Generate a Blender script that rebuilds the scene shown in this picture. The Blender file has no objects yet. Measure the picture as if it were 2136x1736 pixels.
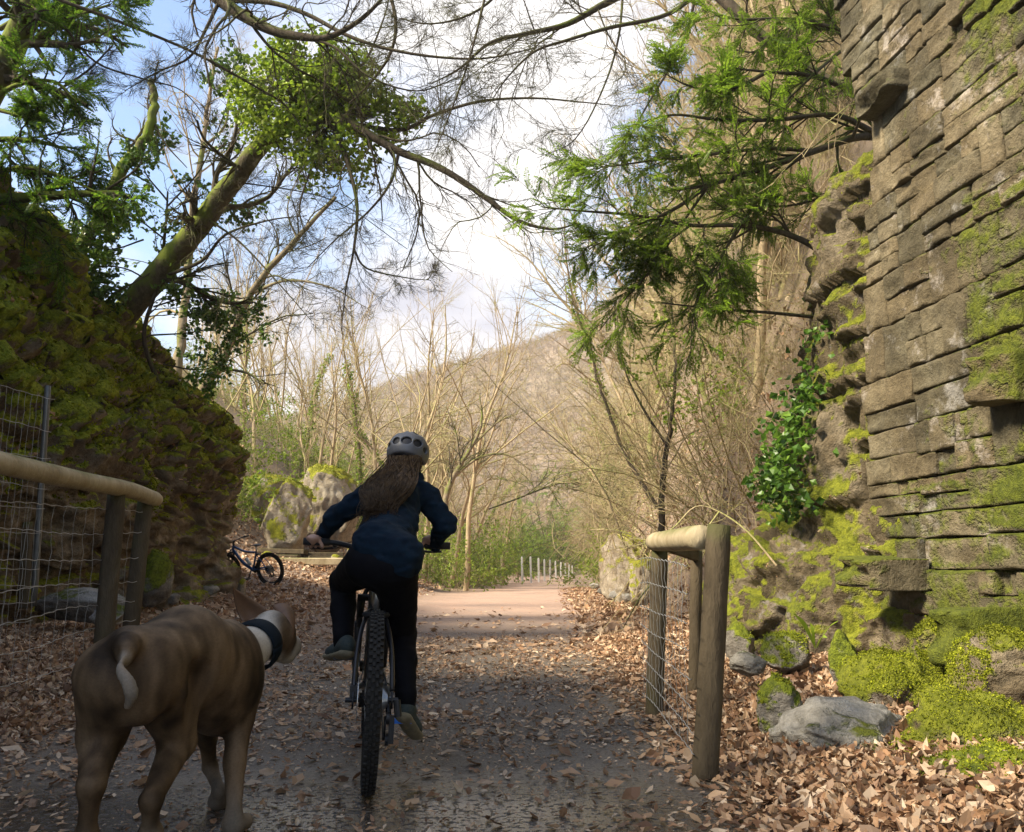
import bpy, bmesh, math, random
import numpy as np
from mathutils import Vector, Matrix
random.seed(7)
RG = np.random.default_rng(7)
SC = bpy.context.scene
COL = SC.collection
# ---------------------------------------------------------------- camera
EYE = 0.83
PITCH = math.radians(10.13)
cam = bpy.data.cameras.new('camera'); cam.lens = 29.26; cam.sensor_width = 36; cam.clip_end = 3000; cam.clip_start = 0.05
camo = bpy.data.objects.new('camera', cam); COL.objects.link(camo)
camo.location = (0, 0, EYE); camo.rotation_euler = (math.radians(90) + PITCH, 0, 0)
SC.camera = camo
# ---------------------------------------------------------------- light
SUN_EL, SUN_AZ = math.radians(42), math.radians(246)      # azimuth clockwise from +Y: behind the viewer, a little left
sd = Vector((math.sin(SUN_AZ)*math.cos(SUN_EL), math.cos(SUN_AZ)*math.cos(SUN_EL), math.sin(SUN_EL)))
sun = bpy.data.lights.new('sun', 'SUN'); sun.energy = 4.8; sun.angle = math.radians(12); sun.color = (1.0, 0.88, 0.68)
suno = bpy.data.objects.new('sun', sun); COL.objects.link(suno)
suno.rotation_euler = (-sd).to_track_quat('-Z', 'Y').to_euler()
W = bpy.data.worlds.new('World'); SC.world = W; W.use_nodes = True
nt = W.node_tree; nt.nodes.clear()
def wn(t, **k):
    n = nt.nodes.new(t)
    for a, b in k.items(): setattr(n, a, b)
    return n
sky = wn('ShaderNodeTexSky', sky_type='NISHITA', sun_disc=False, sun_elevation=SUN_EL, sun_rotation=SUN_AZ)
sky.air_density = 1.3; sky.dust_density = 0.3; sky.ozone_density = 5.0
tc = wn('ShaderNodeTexCoord')
mp = wn('ShaderNodeMapping'); mp.inputs['Scale'].default_value = (1.0, 1.0, 1.7); mp.inputs['Location'].default_value = (5.01, 0.61, 0.2)
nz = wn('ShaderNodeTexNoise'); nz.inputs['Scale'].default_value = 2.1; nz.inputs['Detail'].default_value = 7; nz.inputs['Roughness'].default_value = 0.52; nz.inputs['Distortion'].default_value = 0.25
rp = wn('ShaderNodeValToRGB'); rp.color_ramp.elements[0].position = 0.44; rp.color_ramp.elements[1].position = 0.57
nz2 = wn('ShaderNodeTexNoise'); nz2.inputs['Scale'].default_value = 3.2; nz2.inputs['Detail'].default_value = 5
rp2 = wn('ShaderNodeValToRGB'); rp2.color_ramp.elements[0].position = 0.38; rp2.color_ramp.elements[1].position = 0.57
rp2.color_ramp.elements[0].color = (2.2, 2.3, 2.9, 1); rp2.color_ramp.elements[1].color = (4.5, 4.4, 4.4, 1)
mxs = wn('ShaderNodeMix', data_type='RGBA'); bg = wn('ShaderNodeBackground'); wo = wn('ShaderNodeOutputWorld')
L = nt.links.new
L(tc.outputs['Generated'], mp.inputs[0]); L(mp.outputs[0], nz.inputs[0]); L(mp.outputs[0], nz2.inputs[0])
L(nz.outputs[0], rp.inputs[0]); L(nz2.outputs[0], rp2.inputs[0])
L(rp.outputs[0], mxs.inputs[0]); L(sky.outputs[0], mxs.inputs[6]); L(rp2.outputs[0], mxs.inputs[7])
L(mxs.outputs[2], bg.inputs[0]); L(bg.outputs[0], wo.inputs[0])
bg.inputs[1].default_value = 0.105
SC.view_settings.view_transform = 'Standard'; SC.view_settings.look = 'None'; SC.view_settings.gamma = 1.0
SC.view_settings.use_curve_mapping = False; SC.view_settings.exposure = 1.52
SC.cycles.use_denoising = True
SC.cycles.max_bounces = 6; SC.cycles.diffuse_bounces = 4; SC.cycles.transmission_bounces = 4; SC.cycles.transparent_max_bounces = 6
try: SC.cycles.denoiser = 'OPENIMAGEDENOISE'
except Exception: pass
# ---------------------------------------------------------------- helpers
cp, sp = math.cos(PITCH), math.sin(PITCH)
def P(u, v, Y):
    """a point of the place seen at (u, v) of the 2136-wide photograph, Y metres ahead"""
    a = (u-1068)/1736; b = (868-v)/1736
    d = (a, cp - b*sp, sp + b*cp); t = Y/d[1]
    return np.array((d[0]*t, Y, EYE + d[2]*t))
_perm = np.random.default_rng(3).permutation(256); _perm = np.concatenate([_perm, _perm, _perm])
_gr = np.random.default_rng(4).normal(size=(256, 3)); _gr /= np.linalg.norm(_gr, axis=1)[:, None]
def noise(p):
    p = np.asarray(p, float); i = np.floor(p).astype(int); f = p - i; i &= 255
    w = f*f*f*(f*(f*6-15)+10); out = 0
    for dx in (0, 1):
        for dy in (0, 1):
            for dz in (0, 1):
                h = _perm[_perm[_perm[(i[..., 0]+dx) & 255] + ((i[..., 1]+dy) & 255)] + ((i[..., 2]+dz) & 255)]
                g = _gr[h]; d = (g[..., 0]*(f[..., 0]-dx) + g[..., 1]*(f[..., 1]-dy) + g[..., 2]*(f[..., 2]-dz))
                out = out + d*(w[..., 0] if dx else 1-w[..., 0])*(w[..., 1] if dy else 1-w[..., 1])*(w[..., 2] if dz else 1-w[..., 2])
    return out*1.6
def fbm(p, o=4, r=0.5, ridge=False):
    p = np.asarray(p, float); s = 0; a = 1; t = 0
    for k in range(o):
        n = noise(p*(2**k) + 17.3*k)
        if ridge: n = 1 - 2*np.abs(n)
        s = s + a*n; t += a; a *= r
    return s/t
def smooth(a, b, x):
    t = np.clip((np.asarray(x, float)-a)/(b-a), 0, 1); return t*t*(3-2*t)
def norm(v): return v/np.maximum(np.linalg.norm(v, axis=-1, keepdims=True), 1e-9)
def mesh(name, V, F, mat=None, shade=True, attr=None):
    """V (n,3); F a list of index arrays (k,3) or (k,4)"""
    me = bpy.data.meshes.new(name); V = np.asarray(V, np.float32)
    if isinstance(F, np.ndarray): F = [F]
    F = [np.asarray(f, np.int32) for f in F if len(f)]
    me.vertices.add(len(V)); me.vertices.foreach_set('co', V.ravel())
    idx = np.concatenate([f.ravel() for f in F]); tot = np.concatenate([np.full(len(f), f.shape[1], np.int32) for f in F])
    st = np.concatenate([[0], np.cumsum(tot)[:-1]]).astype(np.int32)
    me.loops.add(len(idx)); me.loops.foreach_set('vertex_index', idx)
    me.polygons.add(len(tot)); me.polygons.foreach_set('loop_start', st)
    me.polygons.foreach_set('use_smooth', np.full(len(tot), bool(shade)))
    if attr is not None:
        a = me.color_attributes.new('tint', 'FLOAT_COLOR', 'POINT')
        c = np.ones((len(V), 4), np.float32); c[:, :attr.shape[1]] = attr; a.data.foreach_set('color', c.ravel())
    me.update(calc_edges=True)
    if mat: me.materials.append(mat)
    return me
def ob(name, me, parent=None, loc=None, **k):
    o = bpy.data.objects.new(name, me); COL.objects.link(o)
    if parent: o.parent = parent
    if loc is not None: o.location = loc
    for a, b in k.items(): o[a] = b
    return o
def tag(o, label, cat, group=None):
    o['label'] = label; o['category'] = cat
    if group: o['group'] = group
    return o
def thing(name, label, cat, loc=(0, 0, 0), group=None, rotz=0):
    o = bpy.data.objects.new(name, None); COL.objects.link(o); o.empty_display_size = .2
    o.location = loc; o.rotation_euler = (0, 0, rotz)
    return tag(o, label, cat, group)
def part(name, me, parent, **k):
    """child whose mesh is given in world coordinates"""
    o = ob(name, me, parent, **k)
    bpy.context.view_layer.update() if False else None
    M = Matrix.Translation(parent.location) @ parent.rotation_euler.to_matrix().to_4x4()
    o.matrix_parent_inverse = M.inverted()
    return o
class MB:
    def __init__(s): s.V = []; s.F = {3: [], 4: []}; s.n = 0
    def add(s, V, F):
        V = np.asarray(V, float)
        for f in (F if isinstance(F, list) else [F]):
            f = np.asarray(f)
            if len(f): s.F[f.shape[1]].append(f + s.n)
        s.V.append(V); s.n += len(V); return s
    def get(s): return np.concatenate(s.V), [np.concatenate(x) for x in s.F.values() if x]
    def mesh(s, name, mat=None, shade=True):
        V, F = s.get(); return mesh(name, V, F, mat, shade)
def tubes(Pn, R, sides=4, cap=False):
    Pn = np.asarray(Pn, float); R = np.asarray(R, float)
    if Pn.ndim == 2: Pn = Pn[None]; R = np.broadcast_to(R, Pn.shape[:2])
    N, M, _ = Pn.shape
    T = np.empty_like(Pn); T[:, 1:-1] = Pn[:, 2:]-Pn[:, :-2]; T[:, 0] = Pn[:, 1]-Pn[:, 0]; T[:, -1] = Pn[:, -1]-Pn[:, -2]; T = norm(T)
    m = norm(Pn[:, -1]-Pn[:, 0]); ref = np.where(np.abs(m[:, 2:3]) > .8, np.array([[1., .2, 0]]), np.array([[0, 0, 1.]]))[:, None, :]
    U = norm(np.cross(T, np.broadcast_to(ref, T.shape))); B = np.cross(T, U)
    a = np.arange(sides)*2*math.pi/sides
    V = Pn[:, :, None, :] + R[:, :, None, None]*(np.cos(a)[None, None, :, None]*U[:, :, None, :] + np.sin(a)[None, None, :, None]*B[:, :, None, :])
    base = (np.arange(N)*M*sides)[:, None, None] + (np.arange(M-1)*sides)[None, :, None]
    k = np.arange(sides)[None, None, :]; k2 = (k+1) % sides
    F = np.stack([base+k, base+k2, base+k2+sides, base+k+sides], -1).reshape(-1, 4)
    V = V.reshape(-1, 3)
    if cap and sides >= 3:
        caps = []
        for n in range(N):
            for s0, rev in ((n*M*sides, False), (n*M*sides+(M-1)*sides, True)):
                c = len(V); V = np.vstack([V, V[s0:s0+sides].mean(0)])
                ii = np.arange(sides); t = np.stack([s0+ii, s0+(ii+1) % sides, np.full(sides, c)], -1)
                caps.append(t if rev else t[:, ::-1])
        return V, [F, np.concatenate(caps)]
    return V, F
def crom(pts, n):
    """catmull-rom through pts along axis 0, n samples per span"""
    p = np.asarray(pts, float); q = np.concatenate([(2*p[0]-p[1])[None], p, (2*p[-1]-p[-2])[None]]); out = []
    for i in range(len(p)-1):
        t = np.linspace(0, 1, n, endpoint=False).reshape((n,)+(1,)*(p.ndim-1)); a, b, c, d = q[i:i+4]
        out.append(.5*((2*b)+(c-a)*t+(2*a-5*b+4*c-d)*t*t+(3*b-3*c+d-a)*t**3))
    out.append(p[-1][None]); return np.concatenate(out)
def gridF(n, m, off=0):
    i = np.arange(n-1)[:, None]*m + np.arange(m-1)[None]; i = i.ravel()+off
    return np.stack([i, i+m, i+m+1, i+1], -1)
def gnorm(G):
    du = np.gradient(G, axis=0); dv = np.gradient(G, axis=1); return norm(np.cross(du, dv))
def box(c, s, R=None):
    v = np.array([[x, y, z] for x in (-.5, .5) for y in (-.5, .5) for z in (-.5, .5)])*np.asarray(s)
    if R is not None: v = v @ np.asarray(R).T
    return v+np.asarray(c), np.array([[0, 1, 3, 2], [4, 6, 7, 5], [0, 4, 5, 1], [2, 3, 7, 6], [0, 2, 6, 4], [1, 5, 7, 3]])
# ---- signed-distance bodies and surface nets
class SDF:
    def __init__(s, lo, hi, h):
        s.lo = np.array(lo, float); s.h = h; s.n = np.ceil((np.array(hi)-s.lo)/h).astype(int)+1; s.f = np.full(s.n, 9.)
    def sub(s, lo, hi):
        a = np.clip(np.floor((lo-s.lo)/s.h).astype(int), 0, s.n-1); b = np.clip(np.ceil((hi-s.lo)/s.h).astype(int)+1, 1, s.n)
        sl = tuple(slice(a[i], b[i]) for i in range(3))
        g = np.stack(np.meshgrid(*[s.lo[i]+s.h*np.arange(a[i], b[i]) for i in range(3)], indexing='ij'), -1)
        return sl, g
    def comb(s, sl, d, k, op):
        f = s.f[sl]
        if op == 'u':
            h = np.clip(.5+.5*(f-d)/k, 0, 1); s.f[sl] = f*(1-h)+d*h-k*h*(1-h)
        else:
            d = -d; h = np.clip(.5-.5*(f-d)/k, 0, 1); s.f[sl] = f*(1-h)+d*h+k*h*(1-h)
    def cone(s, a, b, ra, rb, k=.02, op='u', flat=None):
        a = np.asarray(a, float); b = np.asarray(b, float); r = max(ra, rb)+2.5*k+3*s.h
        sl, g = s.sub(np.minimum(a, b)-r, np.maximum(a, b)+r)
        ab = b-a; t = np.clip(((g-a)@ab)/max(ab@ab, 1e-9), 0, 1); q = g-(a+t[..., None]*ab)
        if flat is not None:
            ax, fac = flat; ax = np.asarray(ax, float); ax /= np.linalg.norm(ax); c = q@ax; q = q+(c*(1/fac-1))[..., None]*ax
        s.comb(sl, np.linalg.norm(q, axis=-1)-(ra+(rb-ra)*t), k, op)
    def ell(s, c, r, R=None, k=.02, op='u'):
        c = np.asarray(c, float); r = np.asarray(r, float); m = r.max()+2.5*k+3*s.h
        sl, g = s.sub(c-m, c+m); q = g-c
        if R is not None: q = q@np.asarray(R)
        l = np.linalg.norm(q/r, axis=-1); l2 = np.linalg.norm(q/(r*r), axis=-1)
        s.comb(sl, l*(l-1)/np.maximum(l2, 1e-6), k, op)
    def wrinkle(s, amp, sc, o=2, seed=0., ridge=False):
        m = np.abs(s.f) < 4*amp+2*s.h; i = np.argwhere(m); s.f[m] += amp*fbm((s.lo+i*s.h)*np.asarray(sc)+seed, o, ridge=ridge)
    def net(s):
        f = s.f; ng = f < 0; n = np.array(f.shape); c = n-1
        cnt = np.zeros(c); acc = np.zeros(tuple(c)+(3,))
        for ax in range(3):
            oth = [i for i in range(3) if i != ax]
            for o1 in (0, 1):
                for o2 in (0, 1):
                    s0 = [None]*3; s0[ax] = slice(0, c[ax]); s0[oth[0]] = slice(o1, o1+c[oth[0]]); s0[oth[1]] = slice(o2, o2+c[oth[1]])
                    s1 = list(s0); s1[ax] = slice(1, c[ax]+1)
                    fa = f[tuple(s0)]; fb = f[tuple(s1)]; m = (fa < 0) != (fb < 0)
                    t = np.where(m, fa/np.where(m, fa-fb, 1), 0)
                    cnt += m; acc[..., ax] += t; acc[..., oth[0]] += m*o1; acc[..., oth[1]] += m*o2
        ok = cnt > 0; ids = -np.ones(c, int); ids[ok] = np.arange(ok.sum())
        V = (np.argwhere(ok)+acc[ok]/cnt[ok][:, None])*s.h+s.lo
        Fs = []
        for ax in range(3):
            oth = [(ax+1) % 3, (ax+2) % 3]; a0 = [slice(1, c[i]) for i in range(3)]; a0[ax] = slice(0, c[ax])
            a1 = list(a0); a1[ax] = slice(1, c[ax]+1)
            A = ng[tuple(a0)]; B = ng[tuple(a1)]; m = A != B; ij = np.argwhere(m); off = np.array([1, 1, 1]); off[ax] = 0; ij = ij+off
            def cell(d0, d1):
                q = ij.copy(); q[:, oth[0]] -= d0; q[:, oth[1]] -= d1; return ids[q[:, 0], q[:, 1], q[:, 2]]
            q = np.stack([cell(0, 0), cell(1, 0), cell(1, 1), cell(0, 1)], -1); fl = A[m]
            q[~fl] = q[~fl][:, ::-1]; Fs.append(q)
        F = np.concatenate(Fs); F = F[(F >= 0).all(1)]
        a, b, c_ = V[F[:, 0]], V[F[:, 1]], V[F[:, 2]]
        if np.einsum('ij,ij->i', np.cross(b-a, c_-a), a-V.mean(0)).sum() < 0: F = F[:, ::-1]
        return V, F
# ---------------------------------------------------------------- materials
def newmat(name):
    m = bpy.data.materials.new(name); m.use_nodes = True; t = m.node_tree; t.nodes.clear()
    o = t.nodes.new('ShaderNodeOutputMaterial'); b = t.nodes.new('ShaderNodeBsdfPrincipled'); t.links.new(b.outputs[0], o.inputs[0])
    return m, t, b, o
def nd(t, typ, ins=None, **k):
    n = t.nodes.new(typ)
    for a, v in k.items(): setattr(n, a, v)
    for a, v in (ins or {}).items():
        if isinstance(v, bpy.types.NodeSocket): t.links.new(v, n.inputs[a])
        else: n.inputs[a].default_value = v
    return n
def c4(c): return (c[0], c[1], c[2], 1)
def ramp(t, fac, stops):
    r = t.nodes.new('ShaderNodeValToRGB'); t.links.new(fac, r.inputs[0]); e = r.color_ramp.elements
    while len(e) < len(stops): e.new(.5)
    for x, (p, c) in zip(e, stops): x.position = p; x.color = c4(c) if hasattr(c, '__len__') else (c, c, c, 1)
    return r.outputs[0]
def mixc(t, f, a, b, bt='MIX'):
    n = t.nodes.new('ShaderNodeMix'); n.data_type = 'RGBA'; n.blend_type = bt
    for i, v in ((0, f), (6, a), (7, b)):
        if isinstance(v, bpy.types.NodeSocket): t.links.new(v, n.inputs[i])
        else: n.inputs[i].default_value = c4(v) if hasattr(v, '__len__') else v
    return n.outputs[2]
def math_(t, op, a, b=0., cl=False):
    n = t.nodes.new('ShaderNodeMath'); n.operation = op; n.use_clamp = cl
    for i, v in ((0, a), (1, b)):
        if isinstance(v, bpy.types.NodeSocket): t.links.new(v, n.inputs[i])
        else: n.inputs[i].default_value = v
    return n.outputs[0]
def noi(t, vec, sc, det=5, rough=.6, dist=0.):
    return nd(t, 'ShaderNodeTexNoise', {'Vector': vec, 'Scale': sc, 'Detail': det, 'Roughness': rough, 'Distortion': dist}).outputs[0]
def bump(t, b, h, s=.4, d=.02):
    n = nd(t, 'ShaderNodeBump', {'Height': h, 'Strength': s, 'Distance': d}); t.links.new(n.outputs[0], b.inputs['Normal'])
def wpos(t): return nd(t, 'ShaderNodeNewGeometry').outputs['Position']
def simple(name, c, rough=.6, metal=0., c2=None, sc=20., bs=.15, bd=.004, spec=.5, obj=True, stretch=None):
    m, t, b, o = newmat(name)
    v = nd(t, 'ShaderNodeTexCoord').outputs['Object'] if obj else wpos(t)
    if stretch: v = nd(t, 'ShaderNodeMapping', {0: v, 'Scale': stretch}).outputs[0]
    n = noi(t, v, sc); c2 = c2 or tuple(x*.75 for x in c)
    t.links.new(ramp(t, n, [(.35, c), (.68, c2)]), b.inputs['Base Color'])
    b.inputs['Roughness'].default_value = rough; b.inputs['Metallic'].default_value = metal; b.inputs['Specular IOR Level'].default_value = spec
    if bs: bump(t, b, n, bs, bd)
    return m
def rockmat(name, c1, c2, c3, moss1=(.075, .10, .012), moss2=(.17, .19, .02), bias=0., up=1., msc=1.3, bumpd=.05, lich=.0, random_obj=False, sides=None, leafy=0):
    m, t, b, o = newmat(name); g = nd(t, 'ShaderNodeNewGeometry'); p = g.outputs['Position']
    n1 = noi(t, p, 1.7, 6, .62); n2 = noi(t, p, 9., 6, .7); n3 = noi(t, p, 45., 4, .7)
    col = ramp(t, n1, [(.3, c1), (.5, c2), (.7, c3)])
    col = mixc(t, .65, col, ramp(t, n2, [(.3, .35), (.5, .9), (.7, 1.25)]), 'MULTIPLY')
    col = mixc(t, .35, col, ramp(t, n3, [(.3, .4), (.6, 1.3)]), 'MULTIPLY')
    if lich:
        l = ramp(t, noi(t, p, 3.1, 8, .75), [(.56, 0.), (.66, lich)]); col = mixc(t, l, col, (.42, .40, .40))
    if random_obj:
        ri = nd(t, 'ShaderNodeObjectInfo').outputs['Random']; col = mixc(t, 1., col, ramp(t, ri, [(0., (.72, .74, .70)), (.5, (1.0, .97, .9)), (1., (1.28, 1.18, 1.05))]), 'MULTIPLY')
    nz_ = nd(t, 'ShaderNodeSeparateXYZ', {0: g.outputs['Normal']}).outputs[2]
    f = math_(t, 'ADD', math_(t, 'MULTIPLY', nz_, .35*up), math_(t, 'MULTIPLY', noi(t, p, msc, 7, .68, .3), 1.6))
    f = math_(t, 'ADD', f, math_(t, 'MULTIPLY', noi(t, p, 14., 4, .7), .35))
    if sides is not None:            # where the growth is, along world axes
        sx = nd(t, 'ShaderNodeSeparateXYZ', {0: p}); acc = None
        for ax, a0, a1, amt in sides:
            w = nd(t, 'ShaderNodeMapRange', {0: sx.outputs[ax], 1: a0, 2: a1, 3: 0., 4: amt}).outputs[0]; f = math_(t, 'ADD', f, w)
    f = math_(t, 'ADD', f, bias-1.0)
    f = ramp(t, f, [(.08, 0.), (.22, 1.)])
    mc = ramp(t, noi(t, p, 22., 5, .75), [(.33, moss1), (.62, moss2)])
    mc = mixc(t, .55, mc, ramp(t, noi(t, p, 2.6, 3, .6), [(.35, (.62, .66, .62)), (.65, (1.25, 1.2, 1.1))]), 'MULTIPLY')
    col = mixc(t, f, col, mc)
    t.links.new(col, b.inputs['Base Color']); b.inputs['Roughness'].default_value = .93; b.inputs['Specular IOR Level'].default_value = .25
    hh = math_(t, 'ADD', math_(t, 'MULTIPLY', n2, 1.), math_(t, 'MULTIPLY', n3, .45))
    hm = math_(t, 'MULTIPLY', noi(t, p, 60., 3, .8), 1.1)
    h = nd(t, 'ShaderNodeMix', {0: f, 2: hh, 3: math_(t, 'ADD', hm, 1.0)}).outputs[0]
    bump(t, b, h, .9, bumpd)
    return m
def leafmat(name, cols, trans=.35, rough=.55, spec=.4, sheen=0, low=.5, vs=1.4):
    m, t, b, o = newmat(name); r = nd(t, 'ShaderNodeNewGeometry').outputs['Random Per Island']
    n = len(cols); col = ramp(t, r, [(i/(n-1), c) for i, c in enumerate(cols)])
    v = ramp(t, noi(t, wpos(t), vs, 4), [(.34, low), (.7, 1.25)]); col = mixc(t, 1., col, v, 'MULTIPLY')
    t.links.new(col, b.inputs['Base Color']); b.inputs['Roughness'].default_value = rough; b.inputs['Specular IOR Level'].default_value = spec
    if trans:
        tr = nd(t, 'ShaderNodeBsdfTranslucent', {0: col}); mx = nd(t, 'ShaderNodeMixShader', {0: trans, 1: b.outputs[0], 2: tr.outputs[0]})
        t.links.new(mx.outputs[0], o.inputs[0])
    return m
def barkmat(name, c1, c2, moss=None, mb=.5, sc=6.):
    m, t, b, o = newmat(name); g = nd(t, 'ShaderNodeNewGeometry'); p = g.outputs['Position']
    n = noi(t, nd(t, 'ShaderNodeMapping', {0: p, 'Scale': (1, 1, .35)}).outputs[0], sc*3, 5, .7)
    col = ramp(t, n, [(.33, c1), (.68, c2)])
    if moss:
        nz_ = nd(t, 'ShaderNodeSeparateXYZ', {0: g.outputs['Normal']}).outputs[2]
        f = math_(t, 'ADD', math_(t, 'MULTIPLY', nz_, .25), noi(t, p, sc*.4, 5, .65)); f = ramp(t, f, [(mb-.08, 0.), (mb+.1, 1.)])
        col = mixc(t, f, col, moss)
    t.links.new(col, b.inputs['Base Color']); b.inputs['Roughness'].default_value = .9; b.inputs['Specular IOR Level'].default_value = .2
    bump(t, b, n, .8, .03); return m
M = {}
M['wall'] = rockmat('wall_stone', (.05, .042, .026), (.105, .088, .056), (.175, .155, .108), moss1=(.05, .065, .008), moss2=(.14, .16, .018), bias=-.12, up=.6, msc=1.1, bumpd=.035, lich=.5, random_obj=True,
                    sides=[(2, 2.2, .2, .24), (1, 5.9, 4.3, .30)])
M['joint'] = rockmat('wall_joint', (.05, .04, .025), (.07, .055, .035), (.10, .08, .05), bias=-.05, up=.5, bumpd=.05)
M['cliff_left'] = rockmat('cliff_left_rock', (.07, .054, .036), (.17, .135, .09), (.34, .29, .21), moss1=(.11, .14, .012), moss2=(.38, .42, .035), bias=-.05, up=1.2, msc=.9, bumpd=.07, lich=.12,
                          sides=[(2, 1.3, 3.0, .38)])
M['cliff_right'] = rockmat('cliff_right_rock', (.06, .046, .025), (.13, .10, .06), (.24, .20, .14), moss1=(.09, .11, .010), moss2=(.27, .29, .025), bias=.10, up=.9, msc=1.6, bumpd=.06, lich=.3)
M['boulder'] = rockmat('boulder_rock', (.18, .145, .10), (.30, .25, .18), (.44, .39, .30), moss1=(.14, .15, .012), moss2=(.34, .34, .03), bias=-.02, up=1.7, msc=1.2, bumpd=.05, lich=.5)
M['mossrock'] = rockmat('mossy_rock', (.10, .09, .075), (.20, .18, .15), (.31, .29, .26), moss1=(.05, .07, .010), moss2=(.22, .26, .02), bias=.16, up=1.2, msc=2.2, bumpd=.04, lich=.6)
M['greyrock'] = rockmat('grey_rock', (.13, .12, .10), (.24, .225, .195), (.36, .345, .32), moss1=(.06, .075, .012), moss2=(.14, .16, .02), bias=-.12, up=.7, msc=2.2, bumpd=.04, lich=.7)
M['moss'] = leafmat('moss_tuft', [(.11, .14, .008), (.28, .32, .02), (.46, .48, .045), (.19, .23, .015)], trans=.25, rough=.9, spec=.1, low=.30, vs=3.6)
M['litter'] = leafmat('dead_leaf', [(.08, .038, .018), (.34, .19, .10), (.48, .32, .19), (.14, .068, .034), (.64, .50, .35), (.22, .11, .055)], trans=.15, rough=.6, spec=.35, low=.85)
M['holly'] = leafmat('holly_leaf', [(.035, .085, .010), (.08, .16, .018), (.16, .26, .03)], trans=.3, rough=.35)
M['ivy'] = leafmat('ivy_leaf', [(.04, .10, .012), (.09, .19, .02), (.17, .29, .035)], trans=.4, rough=.4)
M['beechy'] = leafmat('bright_leaf', [(.14, .23, .015), (.25, .36, .03), (.40, .50, .06)], trans=.45, rough=.45)
M['yew'] = leafmat('yew_needle', [(.09, .17, .012), (.17, .28, .02), (.30, .42, .045)], trans=.55, rough=.5)
M['yewdark'] = leafmat('yew_needle_dark', [(.04, .11, .010), (.10, .20, .015), (.22, .34, .03)], trans=.55, rough=.5)
M['bark_moss'] = barkmat('mossy_bark', (.05, .04, .022), (.12, .10, .06), (.12, .15, .018), .40)
M['bark_dark'] = barkmat('dark_bark', (.03, .024, .016), (.085, .065, .045), (.07, .085, .015), .60)
M['bark_pale'] = barkmat('pale_bark', (.16, .12, .075), (.30, .24, .16), (.13, .15, .03), .58)
M['twig_pale'] = barkmat('pale_twig', (.30, .225, .13), (.50, .39, .25), (.26, .26, .09), .60)  # sunlight on the middle and right-hand wood is put into this tone
M['twig_dark'] = barkmat('dark_twig', (.04, .032, .022), (.10, .08, .055), (.08, .09, .02), .60)  # darker copy: the shade on near branches is put into the colour
M['wood_pale'] = barkmat('pale_rail_wood', (.30, .24, .14), (.48, .40, .26), (.18, .17, .07), .66, sc=2.)
M['wood_post'] = barkmat('post_wood', (.055, .042, .026), (.11, .085, .052), (.07, .07, .025), .62, sc=3.)
M['wire'] = simple('galvanised_wire', (.45, .45, .44), .45, .6)
M['steel'] = simple('dull_steel_pole', (.13, .13, .12), .5, .5)
M['whitepost'] = simple('white_painted_post', (.62, .63, .62), .6, c2=(.45, .46, .45))
# ---------------------------------------------------------------- ground
def xr(y):      # foot of the right-hand slope
    return np.interp(y, [-60, 4, 6.5, 8, 12, 23, 45, 90, 300], [2.9, 2.7, 2.4, 2.3, 2.25, 2.5, 5., 9., 60.])
def xl(y):      # foot of the left-hand bank
    return np.interp(y, [-60, 16, 20, 26, 35, 50, 90, 300], [-7.5, -8.0, -6.4, -5.3, -4.6, -4.2, -2., -20.])
SKY = np.array([(-400, 1000), (400, 925), (560, 895), (700, 862), (850, 803), (950, 772), (1050, 748), (1130, 722), (1250, 662), (1400, 560), (1600, 400), (2136, 150), (2900, 0)], float)
def hill_tan(r):
    u = 1068 + r*1736*1.0; v = np.interp(u, SKY[:, 0], SKY[:, 1]); return np.tan(PITCH+np.arctan((868-v)/1736))
def H(x, y):
    x = np.asarray(x, float); y = np.asarray(y, float)
    p = np.stack([x, y, 0*x], -1)
    z = .025*fbm(p*.9, 3)+.02*smooth(2, 9, np.abs(x))*fbm(p*2.2, 2)
    z = z + .9*smooth(-1.8, -6.5, x)*smooth(11, 22, y) + .16*smooth(-1.5, -4.5, x)*smooth(4, 7, y)
    z = z + .14*smooth(1.0, 2.4, x)*smooth(20, 8, y)
    z = z - .15*smooth(30, 60, y)
    dr = x-xr(y); big = fbm(p*.13, 4); sl = 3.0-1.3*smooth(5, 22, dr)
    right = np.where(dr > 0, sl*dr*(1-np.exp(-np.maximum(dr, 0)/.5))*(1+.22*big), 0)*smooth(5.2, 8, y)
    right = np.minimum(right, 60+8*big)
    dl = xl(y)-x; bl = np.clip(dl, 0, None)*.8*(1-np.exp(-np.clip(dl, 0, None)/1.2))
    left = np.minimum(bl*(1+.25*big), 9+2*big)*smooth(14, 20, y)
    far = smooth(110, 290, y)*hill_tan(np.clip(x/np.maximum(y, 1), -2, 3))*np.minimum(y, 300)*(1+.03*fbm(p*.03, 3))
    far = far*1.0
    return np.maximum(np.maximum(z+right, z+left), far)
M['ground'], t, b, o = newmat('ground')
g = wpos(t); s = nd(t, 'ShaderNodeSeparateXYZ', {0: g}); X, Y = s.outputs[0], s.outputs[1]
wob = math_(t, 'MULTIPLY', math_(t, 'SUBTRACT', noi(t, g, .7, 5), .5), 2.4)
grit = ramp(t, noi(t, g, 60., 5, .8), [(.3, (.05, .04, .028)), (.5, (.125, .10, .073)), (.72, (.27, .215, .155))])
redp = ramp(t, noi(t, g, 30., 6, .75), [(.3, (.27, .165, .12)), (.7, (.43, .30, .22))])
redp = mixc(t, .5, redp, ramp(t, noi(t, g, 1.1, 4, .6), [(.35, (.72, .75, .78)), (.65, (1.2, 1.1, 1.05))]), 'MULTIPLY')
soil = ramp(t, noi(t, g, 8., 6, .75), [(.3, (.085, .055, .035)), (.5, (.20, .135, .085)), (.7, (.33, .235, .15))])
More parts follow.
